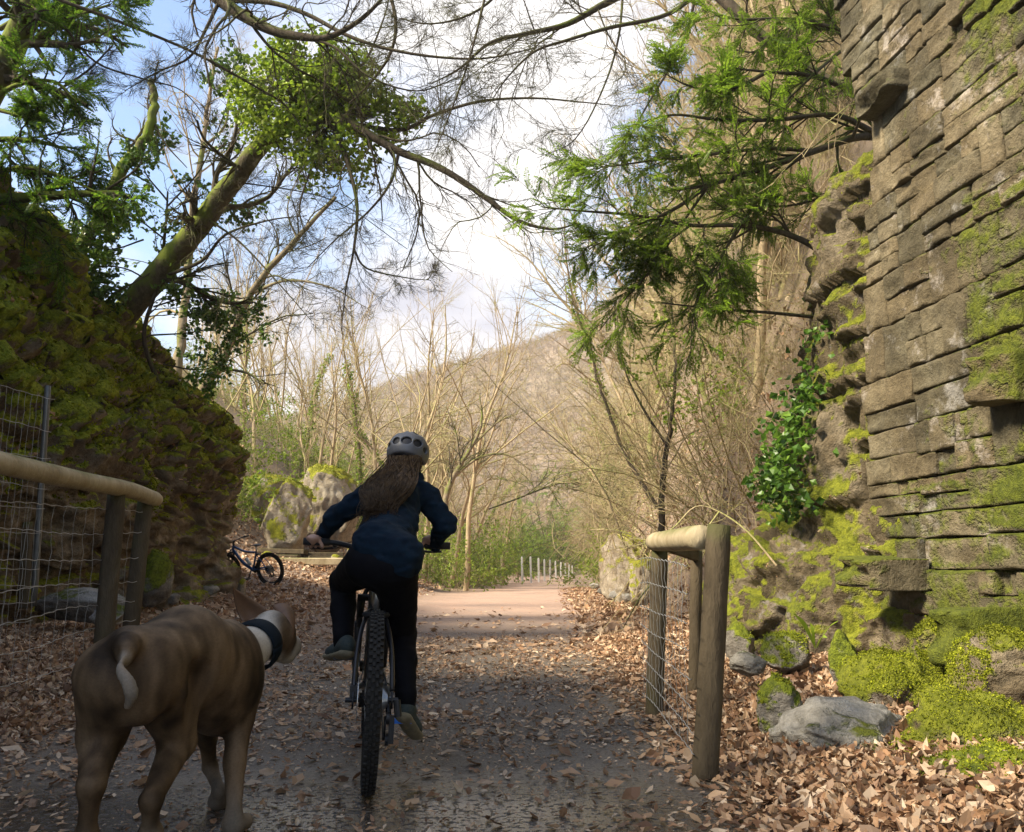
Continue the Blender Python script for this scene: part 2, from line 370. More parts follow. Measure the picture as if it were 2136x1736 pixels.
fy = nd(t, 'ShaderNodeMapRange', {0: math_(t, 'ADD', Y, wob), 1: 7., 2: 17., 3: 0., 4: 1.}).outputs[0]
pathc = mixc(t, fy, grit, redp)
xw = math_(t, 'ADD', X, math_(t, 'MULTIPLY', wob, .45))
cx = math_(t, 'MULTIPLY', math_(t, 'MAXIMUM', math_(t, 'SUBTRACT', Y, 12.), 0.), .055)
lf = nd(t, 'ShaderNodeMapRange', {0: math_(t, 'SUBTRACT', xw, cx), 1: -3.6, 2: -1.5, 3: 0., 4: 1.}).outputs[0]
rf = nd(t, 'ShaderNodeMapRange', {0: math_(t, 'SUBTRACT', xw, cx), 1: .9, 2: 1.7, 3: 1., 4: 0.}).outputs[0]
far_ = nd(t, 'ShaderNodeMapRange', {0: Y, 1: 60., 2: 100., 3: 1., 4: 0.}).outputs[0]
pf = math_(t, 'MULTIPLY', math_(t, 'MULTIPLY', lf, rf), far_)
nearf = nd(t, 'ShaderNodeMapRange', {0: Y, 1: 6., 2: 11., 3: .55, 4: 0.}).outputs[0]
col = mixc(t, math_(t, 'MAXIMUM', pf, nearf), soil, pathc)
hf = nd(t, 'ShaderNodeMapRange', {0: s.outputs[2], 1: 1.2, 2: 5., 3: 0., 4: 1.}).outputs[0]
hill = ramp(t, noi(t, g, .35, 8, .75), [(.3, (.14, .098, .064)), (.5, (.20, .145, .095)), (.7, (.27, .20, .135))])
col = mixc(t, hf, col, hill)
dry = nd(t, 'ShaderNodeMapRange', {0: Y, 1: 4.1, 2: 3.1, 3: 0., 4: 1.}).outputs[0]
pud = ramp(t, math_(t, 'ADD', math_(t, 'MULTIPLY', noi(t, g, 1.5, 5, .65), 1.0), math_(t, 'MULTIPLY', dry, .17)), [(.45, 0.), (.54, 1.)])
pud = math_(t, 'MULTIPLY', pud, math_(t, 'MULTIPLY', dry, nd(t, 'ShaderNodeMapRange', {0: X, 1: .5, 2: 1.5, 3: 1., 4: 0.}).outputs[0]))
wet = math_(t, 'MULTIPLY', pud, ramp(t, noi(t, g, 38., 3, .6), [(.36, 0.), (.46, 1.)]))
col = mixc(t, math_(t, 'MULTIPLY', pud, .6), col, (.012, .012, .014))
t.links.new(col, b.inputs['Base Color'])
t.links.new(nd(t, 'ShaderNodeMapRange', {0: wet, 1: 0., 2: 1., 3: .88, 4: .06}).outputs[0], b.inputs['Roughness'])
b.inputs['Specular IOR Level'].default_value = 1.0
bh = math_(t, 'MULTIPLY', noi(t, g, 70., 4, .8), nd(t, 'ShaderNodeMapRange', {0: wet, 1: 0., 2: 1., 3: 1., 4: .10}).outputs[0])
bump(t, b, bh, .8, .02)
def axis(parts): return np.concatenate([np.linspace(a, b_, n, endpoint=False) for a, b_, n in parts])
gx = axis([(-420, -60, 22), (-60, -12, 50), (-12, -4, 44), (-4, 4, 90), (4, 14, 60), (14, 60, 60), (60, 460, 28)])
gy = axis([(-60, 0, 12), (0, 2, 8), (2, 8, 90), (8, 20, 90), (20, 60, 110), (60, 130, 50), (130, 320, 90), (320, 900, 14)])
GX, GY = np.meshgrid(gx, gy, indexing='ij'); GZ = H(GX, GY)
ob('ground', mesh('ground', np.stack([GX, GY, GZ], -1).reshape(-1, 3), gridF(len(gx), len(gy)), M['ground']), kind='structure')
# ---------------------------------------------------------------- rock faces
def loft(rows, nu, nv, disp, sc, seed, o=5, ridge=.5):
    """rows: stations x profile points; smooth surface pushed in and out along its normal"""
    A = np.asarray(rows, float); A = crom(A, nu); A = np.swapaxes(crom(np.swapaxes(A, 0, 1), nv), 0, 1)
    N = gnorm(A)
    d = fbm(A*np.asarray(sc)+seed, o, .52)*(1-ridge)+ridge*fbm(A*np.asarray(sc)*1.3+seed+9, o, .5, ridge=True)-ridge*.3
    # blocky ledges
    q = fbm(A*np.array([.8, .8, 2.6])+seed*2, 3)
    d = d + .35*np.tanh(6*np.sin(q*7))*.5
    d = d+.30*np.abs(fbm(A*4.2+seed, 4))-.22*np.abs(fbm(A*np.array((2.2, 2.2, 5.))+seed*3, 3))
    A = A+N*(d*disp)[..., None]; return A, gnorm(A)
def profile(bx, by, lx, ly, lz, qx, qy, qz, out=.25, bz=-.3):
    """base, undercut, lip, mossy shoulder, crest, back"""
    b_ = np.array((bx, by, bz)); l = np.array((lx, ly, lz)); q = np.array((qx, qy, qz))
    m1 = b_*.6+l*.4+np.array((-out, 0, 0)); m2 = b_*.25+l*.75+np.array((-out*.4, 0, 0))
    s1 = l*.62+q*.38+np.array((.10, 0, .12)); s2 = l*.3+q*.7+np.array((.06, 0, .12))
    return [b_, m1, m2, l, s1, s2, q, q+np.array((-1.2, -.2, .05)), q+np.array((-6, -1, -1.2))]
rows = [profile(-4.6, 3.2, -4.7, 3.2, 1.8, -6.5, 3.6, 5.2), profile(-4.6, 6, -4.6, 6, 1.9, -6.1, 6.5, 5.3), profile(-4.95, 8.5, -4.75, 8.5, 2.0, -5.95, 9, 4.95),
        profile(-5.05, 11, -4.85, 11, 2.3, -5.95, 11.3, 4.35), profile(-4.95, 13.4, -4.95, 13.4, 2.55, -5.7, 13.2, 3.75), profile(-4.85, 15.0, -5.1, 15.0, 2.65, -5.7, 14.8, 3.2, .12),
        profile(-5.5, 15.9, -5.9, 16.0, 2.6, -6.6, 15.6, 3.1), profile(-9, 17, -9, 17, 2.6, -9.2, 16.4, 3.0)]
CL, CLN = loft(rows, 60, 40, .46, (.62, .62, .8), 3.3)
mo = smooth(.0, .45, CLN[..., 2])*smooth(1.5, 2.6, CL[..., 2]); CL = CL+CLN*(mo*(.16*(1-2*np.abs(fbm(CL*1.7+31, 3)))+.05*(1-2*np.abs(fbm(CL*5+11, 2)))))[..., None]; CLN = gnorm(CL)
cl = CL[:, ::-1]     # orient outward
ob_cl = ob('rock_outcrop', mesh('rock_outcrop', cl.reshape(-1, 3), gridF(cl.shape[0], cl.shape[1]), M['cliff_left']))
tag(ob_cl, 'long undercut limestone outcrop thick with yellow-green moss, rising behind the left railing', 'rock outcrop')
def prof2(y, xs, zs, back):
    return [np.array((x, y, z)) for x, z in zip(xs, zs)]+[np.array((xs[-1]+back, y+.2, zs[-1]+.25))]
rows = [prof2(5.5, (2.75, 2.75, 2.72, 2.72, 2.8, 2.85, 3.0), (-.2, .4, 1.0, 1.6, 2.6, 3.3, 3.9), 2),
        prof2(6.15, (2.35, 2.28, 2.36, 2.62, 2.66, 2.62, 2.95), (-.2, .35, .85, 1.35, 2.4, 3.3, 4.1), 2),
        prof2(6.8, (1.85, 1.90, 2.05, 2.42, 2.5, 2.55, 2.9), (-.2, .3, .8, 1.2, 2.1, 3.1, 3.95), 2),
        prof2(7.6, (1.85, 1.86, 2.05, 2.45, 2.62, 2.8, 3.2), (-.2, .35, .9, 1.25, 2.0, 2.9, 3.6), 3),
        prof2(8.8, (2.0, 2.0, 2.2, 2.6, 2.9, 3.3, 3.8), (-.2, .35, .9, 1.3, 1.9, 2.7, 3.4), 3),
        prof2(11, (2.2, 2.4, 2.8, 3.2, 3.6, 4.1, 4.6), (-.2, .3, .7, 1.2, 1.9, 2.8, 3.6), 3)]
CR, CRN = loft(rows, 52, 34, .30, (1.9, 1.9, .85), 7.7)
tag(ob('cliff', mesh('cliff', CR.reshape(-1, 3), gridF(CR.shape[0], CR.shape[1])[:, ::-1], M['cliff_right'])),
    'dripping moss-hung rock face just past the end of the masonry wall, ivy down its edge', 'rock face')
# ---------------------------------------------------------------- masonry wall of the bridge
E0 = np.array((2.55, 6.0, 0.)); WD = norm(np.array((.137, -1., 0.))); WN = np.array((WD[1], -WD[0], 0.))  # outward = towards the path
wallroot = thing('masonry_wall', 'tall wall of coursed rough stone blocks, mossy, rising out of the top right of the view', 'wall', (2.9, 4.6, 0))
Rw = Matrix(((WD[0], -WN[0], 0), (WD[1], -WN[1], 0), (0, 0, 1)))      # local x along wall, local y into the wall, z up
if Rw.determinant() < 0: pass
def smin(z): return np.interp(z, [0, 1.9, 3.2, 4.0, 4.35, 4.5, 6], [0, .0, .25, .42, .45, .12, .0])
def stone_mesh(k, nu=10, nv=8):
    rg = np.random.default_rng(100+k); u = np.concatenate([[-.5, -.475], np.linspace(-.42, .42, nu-3), [.475, .5]]); v = np.concatenate([[-.5, -.46], np.linspace(-.38, .38, nv-3), [.46, .5]])
    # front grid plus a ring of side faces going back
    U, Vv = np.meshgrid(u, v, indexing='ij'); e = np.minimum(.5-np.abs(U), .5-np.abs(Vv))
    D = -.60-.26*smooth(0, .03, e)-.13*fbm(np.stack([U*2.2+k*5, Vv*2.2, 0*U+k], -1), 3)-.16*np.tanh(6*fbm(np.stack([U*1.6+k*3, Vv*1.6+7, 0*U+k], -1), 2))*smooth(0, .1, e)
    U2 = U+.022*fbm(np.stack([U*3, Vv*3, 0*U+k+.5], -1), 2)*(1-smooth(0, .2, e))*2; V2 = Vv+.03*fbm(np.stack([U*3, Vv*3, 0*U+k+3.5], -1), 2)*(1-smooth(0, .2, e))*2
    G = np.stack([U2, D, V2], -1).reshape(-1, 3); F = gridF(nu+1, nv+1)
    ring = [(i, 0) for i in range(nu+1)]+[(nu, j) for j in range(1, nv+1)]+[(i, nv) for i in range(nu-1, -1, -1)]+[(0, j) for j in range(nv-1, 0, -1)]
    idx = np.array([i*(nv+1)+j for i, j in ring]); B = G[idx].copy(); B[:, 1] = .35; n0 = len(G); k_ = np.arange(len(idx)); k2 = (k_+1) % len(idx)
    return mesh('stone', np.vstack([G, B]), [F, np.stack([idx[k_], n0+k_, n0+k2, idx[k2]], -1)], M['wall'])
SM = [stone_mesh(i) for i in range(16)]
rw = random.Random(11); nst = 0
def put_stone(s0, s1, z0, z1, dep=None):
    global nst
    w, h = s1-s0, z1-z0
    if w < .05 or h < .04: return
    pr = rw.uniform(-.012, .018) if dep is None else dep
    if rw.random() < .04: pr -= .04
    c = E0+WD*((s0+s1)/2)-WN*(.08-pr)+np.array((0, 0, (z0+z1)/2))
    o = bpy.data.objects.new('stone', SM[rw.randrange(16)]); COL.objects.link(o); o.parent = wallroot
    sc = Matrix.Diagonal((w-.007, .082, h-.005)).to_4x4()
    rot = Rw.to_4x4() @ Matrix.Rotation(math.radians(rw.uniform(-1.6, 1.6)), 4, 'Y') @ Matrix.Rotation(math.radians(rw.uniform(-2.5, 2.5)), 4, 'Z')
    o.matrix_parent_inverse = Matrix.Translation(wallroot.location).inverted(); o.matrix_basis = Matrix.Translation(c) @ rot @ sc
    nst += 1
z = -.1; SMAX = 3.3
while z < 5.6:
    hb = rw.uniform(.20, .38); s = float(smin(z+hb/2))+rw.uniform(-.03, .03)
    while s < SMAX:
        wdt = rw.uniform(.20, .48); kind = rw.random()
        if kind < .22: put_stone(s, s+wdt*.62, z, z+hb); s += wdt*.62; continue
        if kind < .34: put_stone(s, s+wdt*1.3, z, z+hb); s += wdt*1.3; continue
        cut = hb*rw.uniform(.38, .62); wdt *= 1.35
        for a, b_ in ((z, z+cut), (z+cut, z+hb)):
            if rw.random() < .55:
                m_ = s+wdt*rw.uniform(.35, .65); put_stone(s, m_, a, b_); put_stone(m_, s+wdt, a, b_)
            else: put_stone(s, s+wdt, a, b_)
        s += wdt
    z += hb
# cornice stone that juts from the end of the wall, and one great block low on the right
for (u, v, Y_, sx, sy, sz, tilt) in ((1872, 200, 5.36, .42, .24, .16, -2), (2128, 790, 4.5, .34, .24, .28, 5), (2105, 1330, 4.35, .34, .36, .30, -4), (1868, 1195, 5.55, .36, .34, .2, 3)):
    c = P(u, v, Y_); o = bpy.data.objects.new('stone', SM[3 if sx > .4 else 7]); COL.objects.link(o); o.parent = wallroot
    o.matrix_parent_inverse = Matrix.Translation(wallroot.location).inverted()
    o.matrix_basis = Matrix.Translation(c) @ Rw.to_4x4() @ Matrix.Rotation(math.radians(tilt), 4, 'Y') @ Matrix.Diagonal((sx, sy, sz)).to_4x4()
# wall core (mortar and fill behind the face stones)
zz = np.linspace(-.3, 5.65, 60); ss = np.linspace(0, 1, 60)
G = np.array([[E0+WD*(smin(z_)+.05+a*(10-smin(z_)))-WN*.105+np.array((0, 0, z_)) for z_ in zz] for a in ss]); G[..., :] -= WN*(.05*fbm(G*3, 3))[..., None]
back = G[0]-WN*1.6+WD*.1; Gc = np.concatenate([back[None], G]); 
part('wall_core', mesh('wall_core', Gc.reshape(-1, 3), gridF(Gc.shape[0], Gc.shape[1]), M['joint']), wallroot)
# unseen block added left of the viewer to keep sun off the foreground
rt = thing('retaining_wall', 'plain unseen block added left of the viewer to shade the foreground', 'wall', (-4.6, -5, 0))
V, F = box((-4.95, .6, 2.5), (1.4, 7.8, 6.0)); part('wall_core', mesh('wall_core', V, F, M['joint'], False), rt)  # body of the added sun-blocking block
# ---------------------------------------------------------------- loose rocks
def ico(n):
    bm = bmesh.new(); bmesh.ops.create_icosphere(bm, subdivisions=n, radius=1); V = np.array([v.co[:] for v in bm.verts]); F = np.array([[v.index for v in f.verts] for f in bm.faces]); bm.free(); return V, F
ICO = {n: ico(n) for n in (2, 3, 4, 5)}
def rockshape(size, seed, n=4, cutk=.5, rough=.22):
    V, F = ICO[n]; rg = np.random.default_rng(seed); v = V.copy()
    for _ in range(9):
        d = norm(rg.normal(size=3)); d[2] *= .7; h = rg.uniform(cutk, .9); a = v@d; v = v-np.outer(np.clip(a-h, 0, None), d)*.92
    v = v*(1+rough*fbm(V*1.6+seed*3.1, 4)+.13*fbm(V*4+seed, 4)-.10*np.abs(fbm(V*2.3+seed*5, 3)))[:, None]
    return v*np.asarray(size), F
def rock(name, c, size, seed, mat, label, cat='rock', rot=0, n=4, group=None, **kw):
    V, F = rockshape(size, seed, n, **kw); o = ob(name, mesh(name, V, F, mat), loc=tuple(c)); o.rotation_euler[2] = rot
    return tag(o, label, cat, group)
def R(u, v, Y_): return P(u, v, Y_)
rock('mossy_rock', R(1625, 1505, 4.15), (.13, .13, .20), 5, M['mossrock'], 'low rock draped in bright moss beside the close post of the right railing', n=5)
rock('grey_boulder', R(1765, 1560, 3.95), (.36, .30, .20), 9, M['greyrock'], 'pale grey lichen-spotted boulder lying in dead leaves at the foot of the wall', 'boulder', n=5, rot=.3, cutk=.42)
rock('small_rock', R(1560, 1385, 5.3), (.11, .12, .075), 14, M['greyrock'], 'small reddish-grey stone on the leaves behind the right railing posts', rot=.4)
rock('mossy_rock', R(1640, 1360, 5.6), (.17, .2, .13), 15, M['mossrock'], 'rounded moss cushion stone under the rock face, left of the tall narrow stone', n=4)
rock('upright_stone', R(1762, 1385, 5.05), (.085, .10, .19), 18, M['mossrock'], 'dark narrow stone standing upright against the foot of the wall', n=4)
rock('mossy_rock', R(2010, 1600, 3.75), (.40, .40, .30), 21, M['cliff_right'], 'large moss-covered footing rock at the bottom right corner under the wall', n=5)
rock('mossy_rock', R(2120, 1720, 3.2), (.35, .45, .25), 23, M['mossrock'], 'mossy rock cut off by the bottom right corner of the view', n=5)
rock('mossy_rock', R(1870, 1450, 4.55), (.30, .30, .24), 24, M['cliff_right'], 'wet mottled mossy rock between the grey boulder and the wall', n=5)
rock('mossy_rock', R(2090, 1430, 4.15), (.24, .25, .28), 27, M['cliff_right'], 'mossy lump bulging from the wall foot above the corner rock', n=5)
rock('mossy_rock', R(1960, 1420, 4.6), (.2, .2, .35), 28, M['cliff_right'], 'tall mossy shoulder of rock against the wall, right of the wet mottled rock', n=5)
rock('mossy_rock', R(1540, 1350, 6.6), (.13, .2, .17), 29, M['mossrock'], 'moss lump at the lower left foot of the rock face behind the railing')
rock('flat_slab', P(190, 1250, 8.2)+np.array((0, 0, -.05)), (.52, .4, .17), 31, M['greyrock'], 'flat pale rock slab lying behind the left wire fence', 'rock', cutk=.4)
rock('small_rock', P(232, 1285, 7.4), (.16, .16, .10), 33, M['greyrock'], 'smaller grey rock in front of the flat pale slab', 'rock')
rock('mossy_rock', P(318, 1205, 11.0), (.26, .3, .36), 35, M['mossrock'], 'mossy knob of rock just right of the left railing end', 'rock')
rock('small_rock', P(437, 1234, 14.0), (.17, .15, .12), 37, M['greyrock'], 'small pale pointed stone in the leaves at the foot of the outcrop', 'rock', n=3, cutk=.35)
rock('small_rock', P(505, 1236, 14.2), (.10, .1, .22), 38, M['boulder'], 'small upright stone beside the parked bicycle wheel', 'rock', n=3)
rock('small_rock', P(363, 1250, 12.2), (.12, .12, .08), 39, M['greyrock'], 'little stone half buried in leaves, left of the pale pointed one', 'rock', n=3)
rock('boulder', P(600, 1085, 22.5)+np.array((0, 0, -.05)), (.85, .9, 1.15), 44, M['boulder'], 'big sunlit boulder with bare pale face and yellow moss cap, left of the rider', 'boulder', n=5, cutk=.5, rot=.5)
rock('boulder', P(680, 1062, 24.5), (1.0, 1.3, 1.3), 46, M['boulder'], 'moss-smothered boulder right behind the pale-faced one', 'boulder', n=5)
rock('boulder', P(550, 1075, 25.0), (1.4, 1.3, 1.2), 47, M['boulder'], 'mossy hump of rock at the back left of the pale-faced boulder', 'boulder', n=5)
rock('pale_outcrop', P(1300, 1190, 19), (.62, 2.1, .85), 51, M['boulder'], 'low sunlit rock outcrop with yellow moss on the right edge of the red path', 'rock outcrop', n=5, rot=-.05)
rock('pale_outcrop', P(1345, 1215, 15.5), (.5, 1.0, .45), 52, M['boulder'], 'small pale outcrop in front of the larger one, behind the right railing', 'rock outcrop', n=5)
for i, (u, v, Y_, s_) in enumerate(((1262, 1232, 20, .14), (1284, 1240, 18, .12), (1240, 1222, 24, .12), (1310, 1246, 16.5, .11))):
    rock('path_stone', P(u, v, Y_), (s_*1.3, s_, s_*.7), 60+i, M['greyrock'], ('pale stone at the foot of the right path edge outcrop, second from the left', 'pale stone at the foot of the right path edge outcrop, third from the left', 'pale stone at the foot of the right path edge outcrop, farthest left', 'pale stone at the foot of the right path edge outcrop, nearest the railing')[i], 'stone', n=3, group='stones along the right path edge')
# stones fallen about the boulders
for i, (u, v, Y_, s_) in enumerate(((556, 1160, 21, .16), (505, 1150, 21.5, .2), (478, 1120, 22, .2), (700, 1165, 21, .13), (735, 1150, 22.5, .17))):
    rock('fallen_stone', P(u, v, Y_), (s_*1.2, s_, s_*.8), 80+i, M['boulder'],
         ('pale stone lying on the left end of the timber stack', 'pale stone left of the timber stack', 'pale stone up the slope beside the outcrop corner', 'pale stone at the right end of the timber stack', 'pale stone behind the rider\'s left hand')[i], 'stone', n=3)
# ---------------------------------------------------------------- railings and netting
def log(a, b_, r, mat, name='log', sides=16, n=14, wob=.004, seed=0, taper=.96):
    t_ = np.linspace(0, 1, n)[:, None]; p = np.asarray(a)*(1-t_)+np.asarray(b_)*t_; p = p+wob*np.stack([noise(np.c_[t_[:, 0]*4, 0*t_[:, 0]+seed+k, 0*t_[:, 0]]) for k in range(3)], -1)
    rr = np.full(n, r)*np.linspace(1, taper, n)*(1+.03*noise(np.c_[t_[:, 0]*6, 0*t_[:, 0]+seed+5, 0*t_[:, 0]])); rr[0] *= .93; rr[-1] *= .93
    V, F = tubes(p, rr, sides, cap=True); return mesh(name, V, F, mat)
def netting(parent, pts, zs, wire=.0022, vert=.15, sag=.02, seed=0, vr=.0011):
    """horizontal strands through the pts (x,y,z at the ground) at the given heights, and thin uprights"""
    pts = np.asarray(pts, float); path = np.concatenate([pts[i]+(pts[i+1]-pts[i])*np.linspace(0, 1, 40, endpoint=False)[:, None] for i in range(len(pts)-1)]+[pts[-1:]])
    rg = np.random.default_rng(seed); Ls = np.concatenate([[0], np.cumsum(np.linalg.norm(np.diff(path, axis=0), axis=1))]); rows_ = []
    for z_ in zs:
        p = path.copy(); p[:, 2] += z_+.012*np.sin(Ls*2.1+z_*9)+sag*noise(np.c_[Ls*1.3, 0*Ls+z_*3, 0*Ls]); p[:, :2] += .010*noise(np.c_[Ls*2, 0*Ls+z_*5, 0*Ls+2])[:, None]
        p[:, 2] += .004*np.sin(Ls*2*math.pi/vert)
        rows_.append(p); part('wire', mesh('wire', *tubes(p, wire, 5), M['wire']), parent)
    n = int(Ls[-1]/vert); A = []
    for k in range(1, n):
        s_ = k*vert; A.append([[np.interp(s_, Ls, r_[:, i]) for i in range(3)] for r_ in rows_])
    A = np.array(A)
    if len(A):
        A2 = crom(np.swapaxes(A, 0, 1), 3).swapaxes(0, 1); A2 = A2+.003*RG.normal(size=A2.shape)
        if len(A) <= 60:
            for a in A2: part('upright_wire', mesh('upright_wire', *tubes(a, vr, 4), M['wire']), parent)
        else: part('upright_wire', mesh('upright_wire', *tubes(A2, np.full(A2.shape[:2], vr), 4), M['wire']), parent)['kind'] = 'stuff'
rail_r = thing('railing', 'short wooden post railing with wire netting on the right of the path', 'railing', (1.0, 4.3, 0))
def pz(u, v, Y_): return P(u, v, Y_)
pb = [P(1467, 1600, 3.47), P(1500, 1096, 3.50)]; pf_ = [P(1361, 1475, 4.85), P(1376, 1135, 4.88)]; pk = [P(1446, 1395, 5.45), P(1453, 1148, 5.45)]
rc = np.array(pf_[1]); 
part('post', log(pb[0]-np.array((0, 0, .1)), pb[1], .052, M['wood_post'], 'post', seed=1), rail_r)
part('post', log(pf_[0]-np.array((0, 0, .15)), pf_[1]+np.array((0, 0, -.03)), .050, M['wood_post'], 'post', seed=2), rail_r)
part('post', log(pk[0]-np.array((0, 0, .2)), pk[1], .040, M['wood_post'], 'post', seed=3), rail_r)
part('top_rail', log(P(1463, 1121, 3.56), P(1364, 1131, 4.96), .056, M['wood_pale'], 'top_rail', seed=4), rail_r)
bk = np.asarray(P(1385, 1133, 4.85)); b2 = np.asarray(P(1452, 1158, 5.42)); d_ = norm(b2-bk)
V, F = box((bk+b2)/2, (np.linalg.norm(b2-bk), .04, .075), np.stack([d_, norm(np.cross((0, 0, 1), d_)), np.cross(d_, norm(np.cross((0, 0, 1), d_)))], -1)); part('brace', mesh('brace', V, F, M['wood_post'], False), rail_r)
netting(rail_r, [np.array((pf_[0][0]-.055, pf_[0][1], pf_[0][2]+.02)), np.array((pb[0][0]-.045, pb[0][1]-.04, pb[0][2]-.0)), ], (.05, .14, .24, .34, .44, .54, .66, .78), seed=3, vert=.10)
rail_l = thing('railing', 'long pale log railing with posts and wire netting across the left edge of the view', 'railing', (-2.7, 5.0, 0))
lp = [P(-420, 905, 3.05), P(-120, 940, 3.6), P(0, 966, 4.0), P(170, 1003, 4.9), P(268, 1022, 5.7), P(328, 1043, 6.2)]
q = crom(lp, 8); t_ = np.linspace(0, 1, len(q)); rr = .055*(1+.04*noise(np.c_[t_*9, 0*t_, 0*t_])); rr[0] *= .9; rr[-1] *= .8
part('top_rail', mesh('top_rail', *tubes(q, rr, 18, cap=True), M['wood_pale']), rail_l)
for (u0, v0, Y0, u1, v1, r_) in ((208, 1440, 5.55, 243, 1030, .062), (262, 1400, 6.1, 303, 1045, .058), (-330, 1600, 3.5, -300, 930, .06)):
    part('post', log(P(u0, v0, Y0)-np.array((0, 0, .1)), P(u1, v1, Y0), r_, M['wood_post'], 'post', seed=u0), rail_l)
netting(rail_l, [np.array((-2.42, 3.3, .1)), np.array((-2.68, 5.45, .15)), np.array((-2.66, 6.02, .16))], (.10, .27, .42, .57, .72, .88, 1.03), wire=.0022, vert=.16, seed=8)
mf = thing('mesh_fence', 'tall rusty wire mesh panel on a thin steel pole behind the left railing', 'fence', (-4.1, 7.0, 0))
part('pole', log(P(72, 1240, 7.4)-np.array((0, 0, .1)), P(100, 805, 7.4), .028, M['steel'], 'pole', 10), mf)
part('post', log(P(52, 1225, 8.1)-np.array((0, 0, .2)), P(58, 1090, 8.1), .05, M['wood_post'], 'post', 10), mf)
a_ = P(-420, 1260, 5.2); b_ = P(74, 1245, 7.38)
netting(mf, [np.array((a_[0], a_[1], .15)), np.array((b_[0], b_[1], .15))], (.05, .2, .35, .5, .65, .95, 1.15, 1.35, 1.6, 1.85, 2.15), wire=.0024, vert=.075, seed=12, vr=.0012)
# ---------------------------------------------------------------- white posts, timber
pw = [(1090, 1163, 1216, 37.), (1108, 1163, 1213, 39.), (1124, 1166, 1214, 41.), (1136, 1168, 1214, 43.5), (1148, 1169, 1214, 46), (1160, 1172, 1214, 49), (1170, 1174, 1214, 52), (1180, 1176, 1214, 56), (1187, 1179, 1214, 60), (1194, 1181, 1214, 64)]
pls = ['first and nearest white fence post on the left of the red path']+['%s white fence post from the near end of the line beside the red path' % w for w in ('second', 'third', 'fourth', 'fifth', 'sixth', 'seventh', 'eighth', 'ninth', 'tenth')]
for i, (u, v0, v1, Y_) in enumerate(pw):
    x, y, z_ = P(u, v1, Y_); gz = float(H(x, y)); top = P(u, v0, Y_)[2]; w_ = .075
    V, F = box((0, 0, (top-gz)/2-.1), (w_, w_, top-gz+.2)); V[:, 0] *= 1; tp = V[:, 2] > 0; V[tp, 1] *= .9
    cap_ = np.array([[-w_/2, -w_/2, top-gz], [w_/2, -w_/2, top-gz], [w_/2, w_/2, top-gz], [-w_/2, w_/2, top-gz], [0, 0, top-gz+.05]]); cf = [np.array([[0, 1, 4], [1, 2, 4], [2, 3, 4], [3, 0, 4]])]
    mb = MB().add(V, F).add(cap_, cf)
    o = ob('fence_post', mb.mesh('fence_post', M['whitepost'], False), loc=(x, y, gz)); o.rotation_euler = (random.uniform(-.03, .03), random.uniform(-.03, .03), .2); tag(o, pls[i], 'post', 'white posts beside the path')
o = ob('gate_post', log((0, 0, -.2), (0, 0, 1.15), .08, M['wood_pale'], 'gate_post', 10), loc=tuple(P(1048, 1205, 34))); o.location[2] = H(o.location[0], o.location[1]); tag(o, 'weathered wooden post standing left of the white fence posts', 'post')
tb = [(620, 1171, 20.5, 2.3, .22, .16, 4), (560, 1163, 21.2, 1.6, .25, .14, -6), (655, 1158, 21.6, 1.5, .2, .13, 9), (590, 1150, 21.5, 1.3, .22, .12, -14), (690, 1166, 21.3, 1.1, .2, .12, 20)]
tl = ['longest squared timber beam lying at the front of the stack before the boulder', 'beam at the left end of the timber stack', 'short beam on top towards the right of the timber stack', 'topmost beam at the back of the timber stack', 'beam poking out at the right end of the timber stack']
for i, (u, v, Y_, l, w_, h_, a) in enumerate(tb):
    V, F = box((0, 0, 0), (l, w_, h_)); o = ob('timber_beam', mesh('timber_beam', V, F, M['wood_pale'] if i in (0,) else M['wood_post'], False), loc=tuple(P(u, v, Y_))); o.rotation_euler = (random.uniform(-.06, .06), math.radians(random.uniform(0, 2.2)), math.radians(a))
    md = o.modifiers.new('b', 'BEVEL'); md.width = .012; tag(o, tl[i], 'timber', 'stacked timber before the boulder')
# ---------------------------------------------------------------- bicycles
M['tyre'] = simple('tyre_rubber', (.018, .017, .016), .9, c2=(.04, .037, .032), sc=60, spec=.15)
M['black'] = simple('black_anodised', (.02, .02, .022), .45, .3, sc=30, bs=.05)
M['silver'] = simple('polished_alloy', (.55, .55, .53), .28, .9, sc=30, bs=.03)
M['frame_g'] = simple('graphite_frame_paint', (.03, .03, .033), .35, .4, sc=12, bs=.02)
M['frame_b'] = simple('blue_frame_paint', (.03, .09, .25), .3, .2, sc=12, bs=.02)
M['blue'] = simple('blue_pedal', (.01, .16, .65), .4, .1, sc=30, bs=.03)
M['grip'] = simple('grip_rubber', (.015, .015, .017), .7, sc=80)
M['white_p'] = simple('white_bottle', (.6, .62, .6), .5, sc=12, bs=.02)
def tube3(pts, r, s=10, sm=6, cap=True):
    q = crom(pts, sm) if len(pts) > 2 else np.asarray(pts, float)
    rr = np.full(len(q), r) if np.isscalar(r) else np.interp(np.linspace(0, 1, len(q)), np.linspace(0, 1, len(r)), r)
    return tubes(q, rr, s, cap=cap)
def ring(c, R_, r, n=64, s=10, ax='y', flat=1.):
    a = np.linspace(0, 2*math.pi, n, endpoint=False); b = np.linspace(0, 2*math.pi, s, endpoint=False); A, B_ = np.meshgrid(a, b, indexing='ij')
    rad = R_+r*np.cos(B_)*flat; V = np.stack([rad*np.cos(A), r*np.sin(B_), rad*np.sin(A)], -1).reshape(-1, 3)+np.asarray(c)
    i, j = np.meshgrid(np.arange(n), np.arange(s), indexing='ij'); F = np.stack([i*s+j, i*s+(j+1) % s, ((i+1) % n)*s+(j+1) % s, ((i+1) % n)*s+j], -1).reshape(-1, 4)
    return V, F
